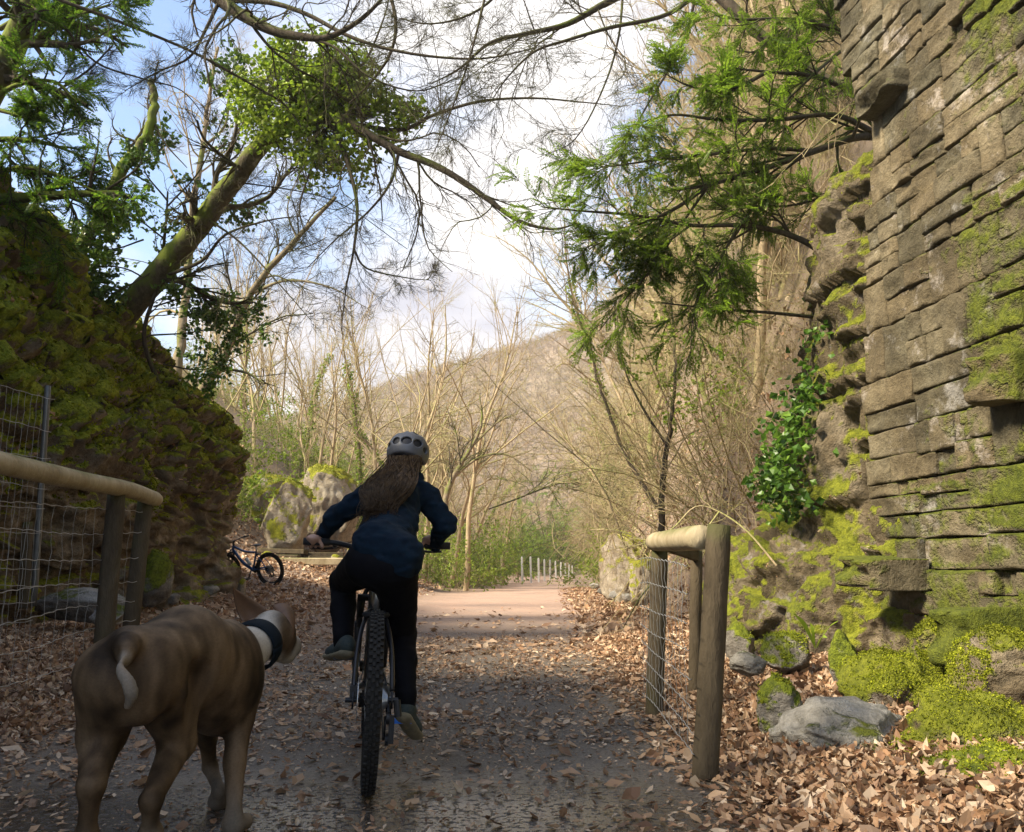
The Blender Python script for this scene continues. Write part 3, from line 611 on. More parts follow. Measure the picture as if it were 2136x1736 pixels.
def disc(c, R_, h, n=24, holes=0):
    a = np.linspace(0, 2*math.pi, n, endpoint=False); v = [];
    for y, r in ((-h/2, R_), (h/2, R_)): v += [(c[0]+r*math.cos(t), c[1]+y, c[2]+r*math.sin(t)) for t in a]
    k = np.arange(n); F = [np.stack([k, (k+1) % n, n+(k+1) % n, n+k], -1)]
    v += [(c[0], c[1]-h/2, c[2]), (c[0], c[1]+h/2, c[2])]
    F.append(np.concatenate([np.stack([(k+1) % n, k, np.full(n, 2*n)], -1), np.stack([n+k, n+(k+1) % n, np.full(n, 2*n+1)], -1)])); return np.array(v), F
def wheel(root, c, wr=.33, tr=.031, cass=False, seed=0):
    w = ob('wheel', mesh('wheel', *ring(c, wr-tr*2-.010, .011, 64, 8), M['black']), root)
    tb_ = MB(); tb_.add(*ring(c, wr-tr-.004, tr-.004, 96, 12))
    n = 74
    for k in range(n):      # tread knobs
        for row, (yy, wd) in enumerate(((-.019, .011), (-.0065, .009), (.0065, .009), (.019, .011))):
            a = (k+(.5 if row in (1, 3) else 0))/n*2*math.pi; rr = wr-.004-(.006 if row in (0, 3) else 0)
            ca, sa = math.cos(a), math.sin(a); Rm = np.array([[-sa, 0, ca], [0, 1, 0], [ca, 0, sa]])
            V, F = box((0, 0, 0), (.013, wd, .009)); V = V@Rm.T+np.array((c[0]+rr*ca, c[1]+yy, c[2]+rr*sa)); tb_.add(V, F)
    ob('tyre', tb_.mesh('tyre', M['tyre'], False), w)
    h = MB(); h.add(*disc(c, .026, .10)); ob('hub', h.mesh('hub', M['black']), w)
    s_ = []
    for k in range(28):
        a = k/28*2*math.pi; a2 = a+(.5 if k % 4 < 2 else -.5); sd_ = .03 if k % 2 else -.03
        s_.append([(c[0]+.02*math.cos(a2), sd_, c[2]+.02*math.sin(a2)), (c[0]+(wr-.07)*math.cos(a), 0, c[2]+(wr-.07)*math.sin(a))])
    s_ = np.array(s_); ob('spokes', mesh('spokes', *tubes(s_, np.full(s_.shape[:2], .0011), 4), M['silver']), w)
    dd = MB(); dd.add(*disc((c[0], .055, c[2]), .08, .002, 40)); ob('brake_disc', dd.mesh('brake_disc', M['silver'], False), w)
    return w
def bicycle(name, label, cat, frame_m, pedal_m, crank=0.72, seat_z=.775, fr=True):
    r = thing(name, label, cat)
    RA, FA, BB = np.array((0, 0, .33)), np.array((1.06, 0, .33)), np.array((.42, 0, .32))
    HT0, HT1 = np.array((.875, 0, .70)), np.array((.845, 0, .80)); ST = np.array((.29, 0, .66)); SP = np.array((.28, 0, seat_z+.02))
    f = MB(); f.add(*tube3([HT0, HT1], .026, 14)); f.add(*tube3([HT0+(0, 0, .02), (.66, 0, .47), BB], [.028, .030, .032], 12)); f.add(*tube3([HT1-(0, 0, .02), (.58, 0, .68), ST], [.022, .022, .018], 12))
    f.add(*tube3([BB, ST], .019, 12)); f.add(*disc(BB, .026, .075)); ob('frame', f.mesh('frame', frame_m), r)
    for s in (1, -1):
        cs = MB(); cs.add(*tube3([BB+(-.02, s*.03, 0), (.28, s*.045, .345), (.12, s*.068, .345), RA+(0, s*.068, 0)], [.014, .013, .011, .010], 8)); ob('chain_stay', cs.mesh('chain_stay', M['silver'] if fr else frame_m), r)
        ss_ = MB(); ss_.add(*tube3([ST+(0, s*.018, -.03), (.24, s*.045, .60), (.13, s*.066, .50), RA+(.02, s*.072, .03)], [.009, .009, .009, .010], 8)); ss_.add(*box(RA+(.005, s*.072, .0), (.045, .008, .06))); ob('seat_stay', ss_.mesh('seat_stay', frame_m), r)
    sb_ = MB(); sb_.add(*box(ST+(-.05, 0, -.035), (.03, .10, .022))); sb_.add(*tube3([ST+(-.05, .05, -.035), ST+(.02, .022, -.02)], .008)); sb_.add(*tube3([ST+(-.05, -.05, -.035), ST+(.02, -.022, -.02)], .008)); ob('stay_bridge', sb_.mesh('stay_bridge', M['black']), r)
    p = ob('seat_post', mesh('seat_post', *tube3([ST-(0, 0, .05), SP], .0165, 16)), r); p.data.materials.append(M['silver'])
    sd_ = SDF((.05, -.1, seat_z-.05), (.50, .1, seat_z+.08), .006)
    sd_.cone((.25, 0, seat_z+.03), (.42, 0, seat_z+.028), .035, .017, .03, flat=((0, 0, 1), .5)); sd_.ell((.24, 0, seat_z+.03), (.07, .065, .020), k=.03); sd_.ell((.24, 0, seat_z+.06), (.06, .012, .02), k=.02, op='s')
    ob('saddle', mesh('saddle', *sd_.net(), M['black']), r)
    fk = MB(); fk.add(*box(HT0+(.012, 0, -.03), (.06, .16, .03)))
    for s in (1, -1):
        fk.add(*tube3([HT0+(.012, s*.066, -.035), FA+(-.10, s*.066, .21)], .0155, 12)); fk.add(*tube3([FA+(-.10, s*.066, .22), FA+(0, s*.066, 0)], [.023, .020, .016], 12))
    fk.add(*tube3([FA+(-.12, .066, .20), FA+(-.15, .04, .38-.33+.32), FA+(-.15, -.04, .37), FA+(-.12, -.066, .20)], .012, 8)); ob('fork', fk.mesh('fork', M['black']), r)
    hb = np.array((.80, 0, .90)); st = MB(); st.add(*tube3([HT1-(0, 0, .01), HT1+(-.015, 0, .09)], .019)); st.add(*tube3([HT1+(-.012, 0, .07), hb], .020)); ob('stem', st.mesh('stem', M['black']), r)
    bar = [(.765, .34, .925), (.785, .2, .923), (.80, .08, .902), (.80, -.08, .902), (.785, -.2, .923), (.765, -.34, .925)]
    ob('handlebar', mesh('handlebar', *tube3(bar, .0125, 12), M['black']), r)
    for s in (1, -1):
        ob('grip', mesh('grip', *tube3([(.764, s*.345, .925), (.777, s*.225, .924)], .0175, 14), M['grip']), r)
        bl = MB(); bl.add(*tube3([(.79, s*.20, .922), (.825, s*.20, .905)], .012)); bl.add(*tube3([(.83, s*.19, .902), (.835, s*.25, .895), (.825, s*.31, .898)], .006)); ob('brake_lever', bl.mesh('brake_lever', M['black']), r)
    cb = MB()
    for k_, s in enumerate((1, -1)): cb.add(*tube3([(.82, s*.19, .90), (.93, s*.11, .93), (.92, s*.04, .82), (.90, s*.02, .70), (.60, .03*s, .50), (.42, .04*s, .37), (.1, s*.08, .36)], .0028, 5))
    ob('brake_hose', cb.mesh('brake_hose', M['black']), r)
    wheel(r, (0, 0, .33)); wheel(r, (1.06, 0, .33))
    cs_ = MB()
    for i in range(7): cs_.add(*disc((0, -.028-.0042*i, .33), .068-.0068*i, .002, 26))
    ob('cassette', cs_.mesh('cassette', M['silver'], False), r)
    cr = MB(); cr.add(*disc(BB+(0, -.048, 0), .072, .004, 36)); ob('chainring', cr.mesh('chainring', M['black'], False), r)
    a0 = math.atan2(.072-0, .42)
    chn = MB(); chn.add(*tube3([(.42, -.048, .392), (0, -.048, .385)], .0045, 6)); chn.add(*tube3([(.42, -.048, .248), (.10, -.048, .21), (.02, -.048, .185)], .0045, 6)); chn.add(*tube3([(.02, -.05, .185), (-.03, -.05, .24), (.0, -.05, .27)], .0045, 6)); ob('chain', chn.mesh('chain', M['black']), r)
    dr_ = MB(); dr_.add(*tube3([(0, -.09, .33), (-.01, -.098, .27)], .014)); dr_.add(*box((0, -.075, .225), (.022, .02, .10))); dr_.add(*disc((.0, -.06, .265), .022, .012)); dr_.add(*disc((.02, -.06, .185), .022, .012)); ob('derailleur', dr_.mesh('derailleur', M['black'], False), r)
    cp_ = MB(); cp_.add(*box((.02, .07, .36), (.06, .03, .04))); cp_.add(*tube3([(0, -.095, .33), (0, .10, .33)], .009)); ob('brake_caliper', cp_.mesh('brake_caliper', M['black'], False), r)
    for s in (1, -1):
        d = np.array((math.cos(crank), 0, math.sin(crank)))*(.165 if s > 0 else -.165)
        ca = ob('crank', mesh('crank', *tube3([BB+(0, s*.06, 0), BB+d+(0, s*.078, 0)], [.014, .011], 8), M['black']), r)
        pc = BB+d+(0, s*.118, 0); pe = MB()
        for dx in (-.042, .042): pe.add(*box(pc+(dx, 0, 0), (.014, .095, .020)))
        for dy in (-.04, 0, .04): pe.add(*box(pc+(0, dy, 0), (.085, .012, .013)))
        ob('pedal', pe.mesh('pedal', pedal_m if s < 0 or not fr else M['black'], False), ca)
    return r
bike = bicycle('mountain_bike', 'mountain bike seen end-on with knobbly rear tyre and blue pedal, ridden by the child', 'bicycle', M['frame_g'], M['blue'])
BH = math.atan2(.985, -.174); B0 = P(766, 1655, 3.24); B0[2] = .004; bike.location = B0; bike.rotation_euler = (math.radians(-1.5), 0, BH); bike.rotation_mode = 'XYZ'
bike.rotation_euler = (Matrix.Rotation(BH, 4, 'Z') @ Matrix.Rotation(math.radians(1.6), 4, 'X')).to_euler()
b2_ = bicycle('mountain_bike', 'blue mountain bike parked at the far end of the rock outcrop, rear wheel showing', 'bicycle', M['frame_b'], M['black'], crank=-1.2, fr=False)
x_, y_, z_ = P(566, 1243, 16.3); b2_.location = (x_, y_, float(H(x_, y_))-.01)
b2_.rotation_euler = (Matrix.Rotation(math.radians(155), 4, 'Z') @ Matrix.Rotation(math.radians(-13), 4, 'X')).to_euler()
V, F = disc((0, 0, 0), .035, .16, 14); o = ob('bottle', mesh('bottle', V[:, [0, 2, 1]], F, M['white_p']), b2_); o.location = (.52, 0, .48); o.rotation_euler = (0, .6, 0)
# ---------------------------------------------------------------- the rider
Q = lambda u, v, Y_: P(u, v, Y_+.21)
M['skin'] = simple('skin', (.42, .25, .17), .55, sc=30, bs=.05, c2=(.36, .2, .14))
M['jacket'] = simple('navy_fleece', (.003, .009, .019), .9, c2=(.006, .018, .033), sc=26, bs=.3, bd=.006, spec=.15)
M['legging'] = simple('black_leggings', (.006, .006, .008), .8, sc=60, spec=.08)
M['shoe'] = simple('dark_teal_mesh', (.02, .035, .035), .8, c2=(.05, .06, .05), sc=90)
M['sole'] = simple('worn_rubber_sole', (.24, .20, .12), .85, c2=(.15, .13, .08), sc=25)
M['lime'] = simple('lime_trim', (.30, .50, .02), .6, bs=0)
M['helmet'] = simple('matt_grey_helmet', (.10, .105, .12), .45, c2=(.075, .08, .095), sc=8, bs=.02)
M['liner'] = simple('black_helmet_liner', (.012, .012, .016), .6)
M['hair'] = simple('brown_hair', (.022, .013, .007), .6, c2=(.085, .052, .024), sc=40, bs=.2, spec=.2)
hipL, hipR = Q(772, 1172, 3.24), Q(822, 1180, 3.22); knL, knR = Q(716, 1212, 3.72), Q(838, 1322, 3.56); anL, anR = Q(716, 1330, 3.50), Q(847, 1452, 3.33)
waist, chest = Q(806, 1125, 3.38), Q(822, 1065, 3.62); shL, shR = Q(765, 1038, 3.68), Q(884, 1030, 3.72); neck, head = Q(848, 1000, 3.76), Q(851, 950, 3.86)
elL, wrL, haL = Q(694, 1082, 3.74), Q(672, 1128, 3.84), Q(676, 1143, 3.875); elR, wrR, haR = Q(927, 1092, 3.72), Q(908, 1134, 3.86), Q(902, 1144, 3.90)
s = SDF((-1.0, 3.0, .1), (-.1, 4.35, 1.5), .008)
s.cone(hipL, hipR, .085, .085); s.cone((hipL+hipR)/2, waist, .09, .085); s.cone(waist, chest, .085, .10, .04, flat=((0, 1, .6), .75)); s.cone(shL, shR, .05, .05, .04)
s.cone(chest, neck, .06, .042, .03); s.cone(neck, head-(0, 0, .02), .042, .05, .02); s.ell(head, (.070, .088, .095), k=.02); s.ell(head+(.005, .07, -.045), (.045, .04, .045), k=.02)
s.ell(head+(.0, .103, -.015), (.011, .016, .018), k=.01)
for d in (-.072, .072): s.ell(head+(d, 0, -.015), (.010, .018, .028), k=.008)
for a, b_, ra, rb in ((hipL, knL, .07, .048), (knL, anL, .047, .030), (hipR, knR, .07, .048), (knR, anR, .047, .030), (shL, elL, .042, .033), (elL, wrL, .031, .022), (shR, elR, .042, .033), (elR, wrR, .031, .022)): s.cone(a, b_, ra, rb, .02)
bd = np.array((math.sin(BH), -math.cos(BH), 0)); fw = np.array((math.cos(BH), math.sin(BH), 0))     # bd: towards the bike's right, fw: forwards
def tobike(x, y, z): return np.array(bike.location)+fw*x-bd*y+np.array((0, 0, z))
for sgn, wr in ((1, wrL), (-1, wrR)):
    g_ = tobike(.772, sgn*.275, .927); s.cone(wr, g_+(0, 0, .012), .022, .026, .012); pal = g_-fw*.005+(0, 0, .020); s.ell(pal, (.036, .034, .018), k=.012)
    for j, (dy, ln) in enumerate(((-.031, .9), (-.010, 1.), (.011, .97), (.031, .82))):
        k0 = g_-bd*(-dy)+fw*.012+(0, 0, .021); k1 = k0+fw*.022*ln+(0, 0, -.016); k2 = k1-fw*.010+(0, 0, -.022*ln); k3 = k2-fw*.020*ln+(0, 0, -.002)
        for a, b_, r1, r2 in ((k0, k1, .0092, .0088), (k1, k2, .0088, .008), (k2, k3, .008, .007)): s.cone(a, b_, r1, r2, .004)
    t0 = g_+bd*(sgn*.032)-fw*.012+(0, 0, .008); t1 = t0+bd*(sgn*.012)+(0, 0, -.024); s.cone(t0, t1, .010, .009, .006); s.cone(t1, t1+fw*.02+(0, 0, -.006), .009, .008, .005)
def netmesh(name, sd_, mat, **k):
    V, F = sd_.net(); return mesh(name, V, F, mat, **k)
person = ob('person', netmesh('person', s, M['skin']))
tag(person, 'long-haired child in grey helmet, navy fleece and black leggings standing on a mountain bike', 'person')
# jacket
s = SDF((-1.0, 3.0, .6), (-.1, 4.35, 1.4), .008)
s.cone(Q(800, 1140, 3.32), Q(812, 1105, 3.46), .125, .120, .05, flat=((0, 1, 0), .85)); s.cone(Q(812, 1105, 3.50), Q(820, 1060, 3.62), .120, .125, .06, flat=((0, 1, .3), .85)); s.cone(shL+(.01, 0, -.01), shR+(-.01, 0, -.01), .070, .068, .05)
s.cone(Q(790, 1140, 3.21), Q(826, 1160, 3.20), .112, .118, .06, flat=((0, 1, 0), .9)); s.cone(chest+(0, 0, .05), neck, .10, .062, .05); s.cone(neck-(.03, 0, .0), neck+(.03, 0, .0), .055, .055, .03)
s.cone(shL, elL, .064, .052, .035); s.cone(elL, wrL+(0, 0, .01), .053, .034, .03); s.cone(shR, elR, .064, .056, .035); s.cone(elR, wrR, .056, .038, .03)
s.cone(Q(895, 1022, 3.74), Q(905, 1018, 3.72), .026, .018, .02)
s.wrinkle(.013, (7, 7, 13), 2, 4.); s.wrinkle(.010, (13, 13, 24), 2, 1., True)
# hem: open at the bottom
s.cone(Q(730, 1252, 3.16), Q(880, 1272, 3.16), .105, .105, .012, 's')
ob('jacket', netmesh('jacket', s, M['jacket']), person)
s = SDF((-1.0, 3.0, .1), (-.1, 4.35, 1.1), .008)
s.ell((hipL+hipR)/2+(0, -.01, .0), (.132, .11, .10), k=.04); s.cone(hipL, knL, .098, .062, .04); s.cone(knL, knL*.5+anL*.5, .061, .054, .02); s.cone(knL*.5+anL*.5, anL, .055, .042, .02); s.cone(anL, anL-(0, 0, .045), .042, .038, .01)
s.cone(hipR, knR, .100, .064, .04); s.cone(knR, knR*.55+anR*.45-(0, .012, 0), .062, .056, .02); s.cone(knR*.55+anR*.45-(0, .012, 0), anR, .056, .042, .02); s.cone(anR, anR-(0, 0, .035), .042, .038, .01); s.wrinkle(.004, (18, 18, 30), 2)
ob('leggings', netmesh('leggings', s, M['legging']), person)
def shoe(heel, toe, ank, seed):
    heel, toe, ank = map(np.asarray, (heel, toe, ank)); f = norm(toe-heel); sidev = norm(np.cross(f, ank-heel)); upv = np.cross(sidev, f); mid = (heel+toe)/2
    R3 = np.stack([f, sidev, upv], -1); L_ = np.linalg.norm(toe-heel)
    lo = np.minimum(np.minimum(heel, toe), ank)-.09; hi = np.maximum(np.maximum(heel, toe), ank)+.09
    s = SDF(lo, hi, .005); s.cone(heel+upv*.035, toe+upv*.022, .036, .026, .02, flat=(sidev, .95)); s.cone(heel+upv*.05+f*.02, ank, .036, .036, .02); s.ell(mid+upv*.02+f*.03, (L_*.38, .036, .03), R3, k=.02)
    s.cone(ank+upv*.03, ank+upv*.05, .03, .04, .004, 's'); u = ob('shoe', netmesh('shoe', s, M['shoe']), person)
    s = SDF(lo, hi, .005); s.cone(heel+upv*.004, mid+f*.01, .036, .034, .01, flat=(upv, .55)); s.cone(mid+f*.01, toe+upv*.004, .034, .034, .01, flat=(upv, .5)); s.wrinkle(.002, (60, 60, 60), 1)
    ob('sole', netmesh('sole', s, M['sole']), u)
    a = np.linspace(.2, 2*math.pi-.2, 24)-math.pi; c = ank+upv*.012
    V, F = tubes(np.array([c+f*(-.034*math.cos(t))+sidev*(.034*math.sin(t))+upv*(.012*math.cos(t)) for t in a]), .0032, 6); ob('trim', mesh('trim', V, F, M['lime']), u)
pL, pR = tobike(.42+.165*math.cos(.72), .125, .32+.165*math.sin(.72)), tobike(.42-.165*math.cos(.72), -.135, .32-.165*math.sin(.72))
shoe(Q(722, 1366, 3.45), Q(688, 1372, 3.62), anL-(0, 0, .045), 1)
shoe(Q(842, 1500, 3.30)-(0, 0, .0), Q(866, 1535, 3.42), anR-(0, 0, .035), 2)
# head wear
hr = Matrix.Rotation(math.radians(7), 3, 'Y') @ Matrix.Rotation(math.radians(-3), 3, 'X'); HR = np.array(hr)
hc = head+np.array((.0, .0, .012)); r0 = np.array((.104, .128, .108))
def hl(x, y, z): return hc+HR@np.array((x, y, z))
s = SDF(hc-.17, hc+.17, .004); s.ell(hc, r0, HR, k=.004)
s.ell(hc-HR@np.array((0, 0, .012)), r0-.024, HR, k=.004, op='s')
s.cone(hl(0, -.2, -.100), hl(0, .2, -.125), .082, .082, .012, 's', flat=(HR@np.array((1, 0, 0)), 1.7))
# back notch and vents
for x, y, z, a, b_, c in ((0, -.105, .040, .026, .05, .020), (-.052, -.092, .036, .019, .05, .019), (.052, -.092, .036, .019, .05, .019), (-.088, -.055, .012, .03, .022, .014), (.088, -.055, .012, .03, .022, .014), (-.035, -.03, .10, .018, .040, .03), (.035, -.03, .10, .018, .040, .03), (0, -.02, .108, .009, .05, .03), (-.078, .02, .06, .03, .035, .018), (.078, .02, .06, .03, .035, .018), (-.03, .07, .09, .016, .04, .03), (.03, .07, .09, .016, .04, .03)):
    s.ell(hl(x, y, z), (a, b_, c), HR, k=.004, op='s')
he = ob('helmet', netmesh('helmet', s, M['helmet']), person)
s = SDF(hc-.17, hc+.17, .006); s.ell(hc, r0-.010, HR, k=.004); s.ell(hc-HR@np.array((0, 0, .02)), r0-.030, HR, k=.004, op='s'); s.cone(hl(0, -.2, -.125), hl(0, .2, -.13), .09, .09, .01, 's', flat=(HR@np.array((1, 0, 0)), 1.7))
ob('helmet_liner', netmesh('helmet_liner', s, M['liner']), he)
# hair: a mass on the head and long strands down the back, blown to the left
s = SDF(hc-.30, hc+.2, .006); s.ell(head+(0, -.012, -.012), (.079, .092, .092), k=.02); s.cone(head+(-.01, -.055, -.05), Q(835, 1012, 3.60), .055, .045, .03); s.cone(Q(835, 1012, 3.60), Q(800, 1040, 3.52), .035, .03, .03, flat=((0, 1, 0), .6)); s.cone(Q(800, 1040, 3.50), Q(785, 1090, 3.40), .034, .018, .03, flat=((0, 1, 0), .6)); s.wrinkle(.004, (60, 60, 12), 2)
hair = ob('hair', netmesh('hair', s, M['hair']), person)
rg = np.random.default_rng(5); N = 620; tt = np.linspace(0, 1, 16)
A0 = np.array([Q(848+rg.uniform(-36, 34), 966+rg.uniform(-16, 18), 3.765) for _ in range(N)]); A0[:, 1] -= .02
k_ = rg.random(N); spread = rg.normal(size=N)
mid1 = np.array([Q(812+28*max(-1.8, min(2.0, e)), 1014, 3.55) for e in spread]); mid2 = np.array([Q(797+13*e, 1060, 3.42) for e in spread]); endp = np.array([Q(784+12*e+rg.normal()*8, 1092+rg.normal()*24, 3.33) for e in spread])
endp[:, 0] += .03*rg.normal(size=N)*(rg.random(N) < .3)
path = np.stack([A0, mid1, mid2, endp], 0); path = crom(path, 6).swapaxes(0, 1); ts = np.linspace(0, 1, path.shape[1])
path += (.012*np.sin(ts*9+rg.random((N, 1))*6)[..., None]*rg.normal(size=(N, 1, 3))*(1.6*ts**1.5)[None, :, None]); path[:, :, 1] -= (.045*np.sin(ts*math.pi))[None]
V, F = tubes(path, np.broadcast_to(.0024*(1-.7*ts), path.shape[:2]), 3)
o = ob('strands', mesh('strands', V, F, M['hair']), hair); o['kind'] = 'stuff'
# ---------------------------------------------------------------- the dog
D = lambda u, v, y: P(u, v, y+.12)
rump, loin, back, wither = D(285, 1365, 2.30), D(330, 1345, 2.42), D(395, 1345, 2.58), D(470, 1365, 2.78)
s = SDF((-1.5, 1.75, -.02), (-.45, 3.65, .98), .0095)
s.cone(D(300, 1395, 2.30), D(385, 1352, 2.50), .118, .118, .05); s.cone(D(385, 1352, 2.50), D(450, 1385, 2.72), .115, .140, .05); s.ell(D(465, 1415, 2.76), (.115, .19, .175), k=.05)
s.cone(D(390, 1395, 2.50), D(455, 1435, 2.75), .105, .13, .05)
s.cone(D(478, 1378, 2.84), D(545, 1338, 3.02), .100, .066, .04)                    # neck
s.ell(D(568, 1318, 3.10), (.082, .095, .080), k=.03); s.cone(D(578, 1328, 3.12), D(606, 1350, 3.24), .060, .042, .03); s.cone(D(574, 1354, 3.08), D(598, 1368, 3.20), .044, .032, .02); s.ell(D(614, 1338, 3.30), (.024, .03, .022), k=.012)
s.ell(D(592, 1322, 3.22), (.03, .04, .03), k=.02)
# hind legs: hip, knee, hock, paw
for pts, rr in (([D(242, 1415, 2.25), D(214, 1530, 2.30), D(190, 1640, 2.16), D(180, 1745, 2.20), D(180, 1790, 2.25)], (.112, .062, .031, .021, .030)),
                ([D(345, 1425, 2.40), D(372, 1548, 2.50), D(315, 1670, 2.30), D(314, 1738, 2.36), D(320, 1775, 2.44)], (.112, .050, .027, .021, .030))):
    for i in range(4): s.cone(pts[i], pts[i+1], rr[i], rr[i+1], .028)
    e = pts[-1]; e = np.array((e[0], e[1], .03)); s.cone(pts[3], e, .028, .032, .02); s.cone(e, e+(.02, .06, -.004), .033, .028, .02)
s.ell(D(300, 1455, 2.25), (.05, .06, .07), k=.05)
for pts, rr in (([D(492, 1440, 2.80), D(500, 1500, 2.76), D(490, 1590, 2.72), D(487, 1700, 2.66), D(486, 1722, 2.66)], (.082, .044, .033, .023, .028)),
                ([D(432, 1470, 2.85), D(432, 1540, 2.95), D(438, 1600, 3.02), D(458, 1652, 2.92), D(452, 1672, 2.94)], (.068, .030, .024, .021, .027))):
    for i in range(4): s.cone(pts[i], pts[i+1], rr[i], rr[i+1], .022)
    if rr[0] > .08: e = np.array((pts[4][0], pts[4][1], .03)); s.cone(pts[4], e, .029, .031, .02); s.cone(e, e+(.02, .055, -.004), .031, .026, .015)
    else: s.cone(pts[4], pts[4]+(.02, .05, -.012), .030, .026, .015)
# tail: short, lifted root then curling down and round
tp = [D(264, 1345, 2.18), D(257, 1375, 2.11), D(252, 1396, 2.08), D(266, 1420, 2.06), D(276, 1448, 2.06), D(270, 1474, 2.08)]
tail = crom(tp, 5)
s.cone(D(265, 1345, 2.24), tp[0], .05, .036, .03)
for i in range(len(tail)-1): s.cone(tail[i], tail[i+1], np.interp(i, [0, 10, 25], [.030, .022, .013]), np.interp(i+1, [0, 10, 25], [.030, .022, .013]), .010)
s.cone(D(292, 1392, 2.10), D(312, 1462, 2.10), .022, .016, .05, 's'); s.cone(D(300, 1460, 2.12), D(285, 1500, 2.14), .018, .02, .04, 's'); s.cone(D(232, 1372, 2.10), D(240, 1440, 2.06), .012, .010, .04, 's'); s.cone(D(398, 1390, 2.36), D(415, 1500, 2.42), .014, .014, .05, 's')
# muscle hollows
s.cone(D(420, 1420, 2.40), D(425, 1540, 2.45), .03, .02, .05, 's'); s.wrinkle(.0035, (9, 9, 9), 3, 2.)
V, F = s.net()
w_neck = smooth(.30, .16, np.linalg.norm((V-D(545, 1345, 3.03))*np.array((1, 1, .8)), axis=1))
w_neck = np.maximum(w_neck, smooth(.11, .07, np.linalg.norm(V-D(598, 1352, 3.30), axis=1)))*(1-smooth(.11, .07, np.linalg.norm(V-D(590, 1322, 3.10), axis=1)))
w_tail = smooth(.06, .035, np.min(np.linalg.norm(V[:, None]-tail[None, 10::3], axis=-1), axis=1))*.30
w_leg = smooth(.18, .05, V[:, 2])*.2
w = np.clip(np.maximum(np.maximum(w_neck*.95, w_tail), w_leg), 0, 1); br_ = .5+.55*fbm(V*np.array((6, 6, 3)), 4)+.35*fbm(V*np.array((22, 22, 7)), 2)
tint = np.stack([w, br_, 0*w], -1)
m, t, b, o_ = newmat('dog_coat'); at = nd(t, 'ShaderNodeVertexColor', layer_name='tint'); sp_ = nd(t, 'ShaderNodeSeparateColor', {0: at.outputs[0]})
pos = wpos(t); fn = noi(t, nd(t, 'ShaderNodeMapping', {0: pos, 'Scale': (1, .4, 1)}).outputs[0], 160., 3, .7)
base = ramp(t, sp_.outputs[1], [(.25, (.025, .016, .009)), (.5, (.085, .054, .029)), (.78, (.18, .12, .068))])
col = mixc(t, sp_.outputs[0], base, (.50, .45, .37)); col = mixc(t, .5, col, ramp(t, fn, [(.3, .65), (.7, 1.25)]), 'MULTIPLY')
t.links.new(col, b.inputs['Base Color']); b.inputs['Roughness'].default_value = .65; b.inputs['Specular IOR Level'].default_value = .15; bump(t, b, fn, .25, .003)
M['dog'] = m
dog = ob('dog', mesh('dog', V, F, M['dog'], attr=tint)); tag(dog, 'large brown short-haired dog with white neck and collar walking away at the lower left', 'dog')
M['ear'] = simple('dog_ear', (.16, .085, .045), .6, c2=(.10, .055, .03), sc=20)
def ear(base_a, base_b, tip, bulge):
    base_a, base_b, tip, bulge = map(np.asarray, (base_a, base_b, tip, bulge)); n = 12; G = []
    for i in range(n):
        t_ = i/(n-1); row = []
        for j in range(9):
            q = j/8; e = base_a*(1-q)+base_b*q; w_ = (1-t_**1.4); p_ = (e-(base_a+base_b)/2)*w_+(base_a+base_b)/2*(1-t_)+tip*t_
            p_ = p_+bulge*(math.sin(t_*math.pi)*.6+.9*math.sin(q*math.pi)*w_); row.append(p_)
        G.append(row)
    G = np.array(G); N_ = gnorm(G); both = np.concatenate([G+N_*.003, (G-N_*.003)[:, ::-1]], 1)   # a closed ribbon with thickness
    k = both.shape[1]; i, j = np.meshgrid(np.arange(n-1), np.arange(k), indexing='ij'); F_ = np.stack([i*k+j, i*k+(j+1) % k, (i+1)*k+(j+1) % k, (i+1)*k+j], -1).reshape(-1, 4)
    return mesh('ear', both.reshape(-1, 3), F_, M['ear'])
ob('ear', ear(D(506, 1296, 3.04), D(556, 1270, 3.06), D(486, 1226, 2.98), np.array((-.01, .03, -.012))), dog)
ob('ear', ear(D(566, 1264, 3.11), D(608, 1270, 3.16), D(610, 1330, 3.08), np.array((.012, -.02, .016))), dog)
# collar
ca, cb_ = D(520, 1356, 2.95), D(544, 1339, 3.04); ax_ = norm(cb_-ca); u_ = norm(np.cross(ax_, (0, 0, 1))); v_ = np.cross(u_, ax_); G = []
for tt_ in np.linspace(-.038, .038, 5):
    c = (ca+cb_)/2+ax_*tt_; G.append([c+u_*math.cos(a)*(.091+.004*math.cos(tt_*55))+v_*math.sin(a)*(.091+.004*math.cos(tt_*55)) for a in np.linspace(0, 2*math.pi, 41)])
M['collar'] = simple('dark_blue_collar', (.004, .010, .016), .8, sc=60, spec=.2)
o = ob('collar', mesh('collar', np.array(G).reshape(-1, 3), gridF(5, 41), M['collar']), dog); md = o.modifiers.new('s', 'SOLIDIFY'); md.thickness = .004
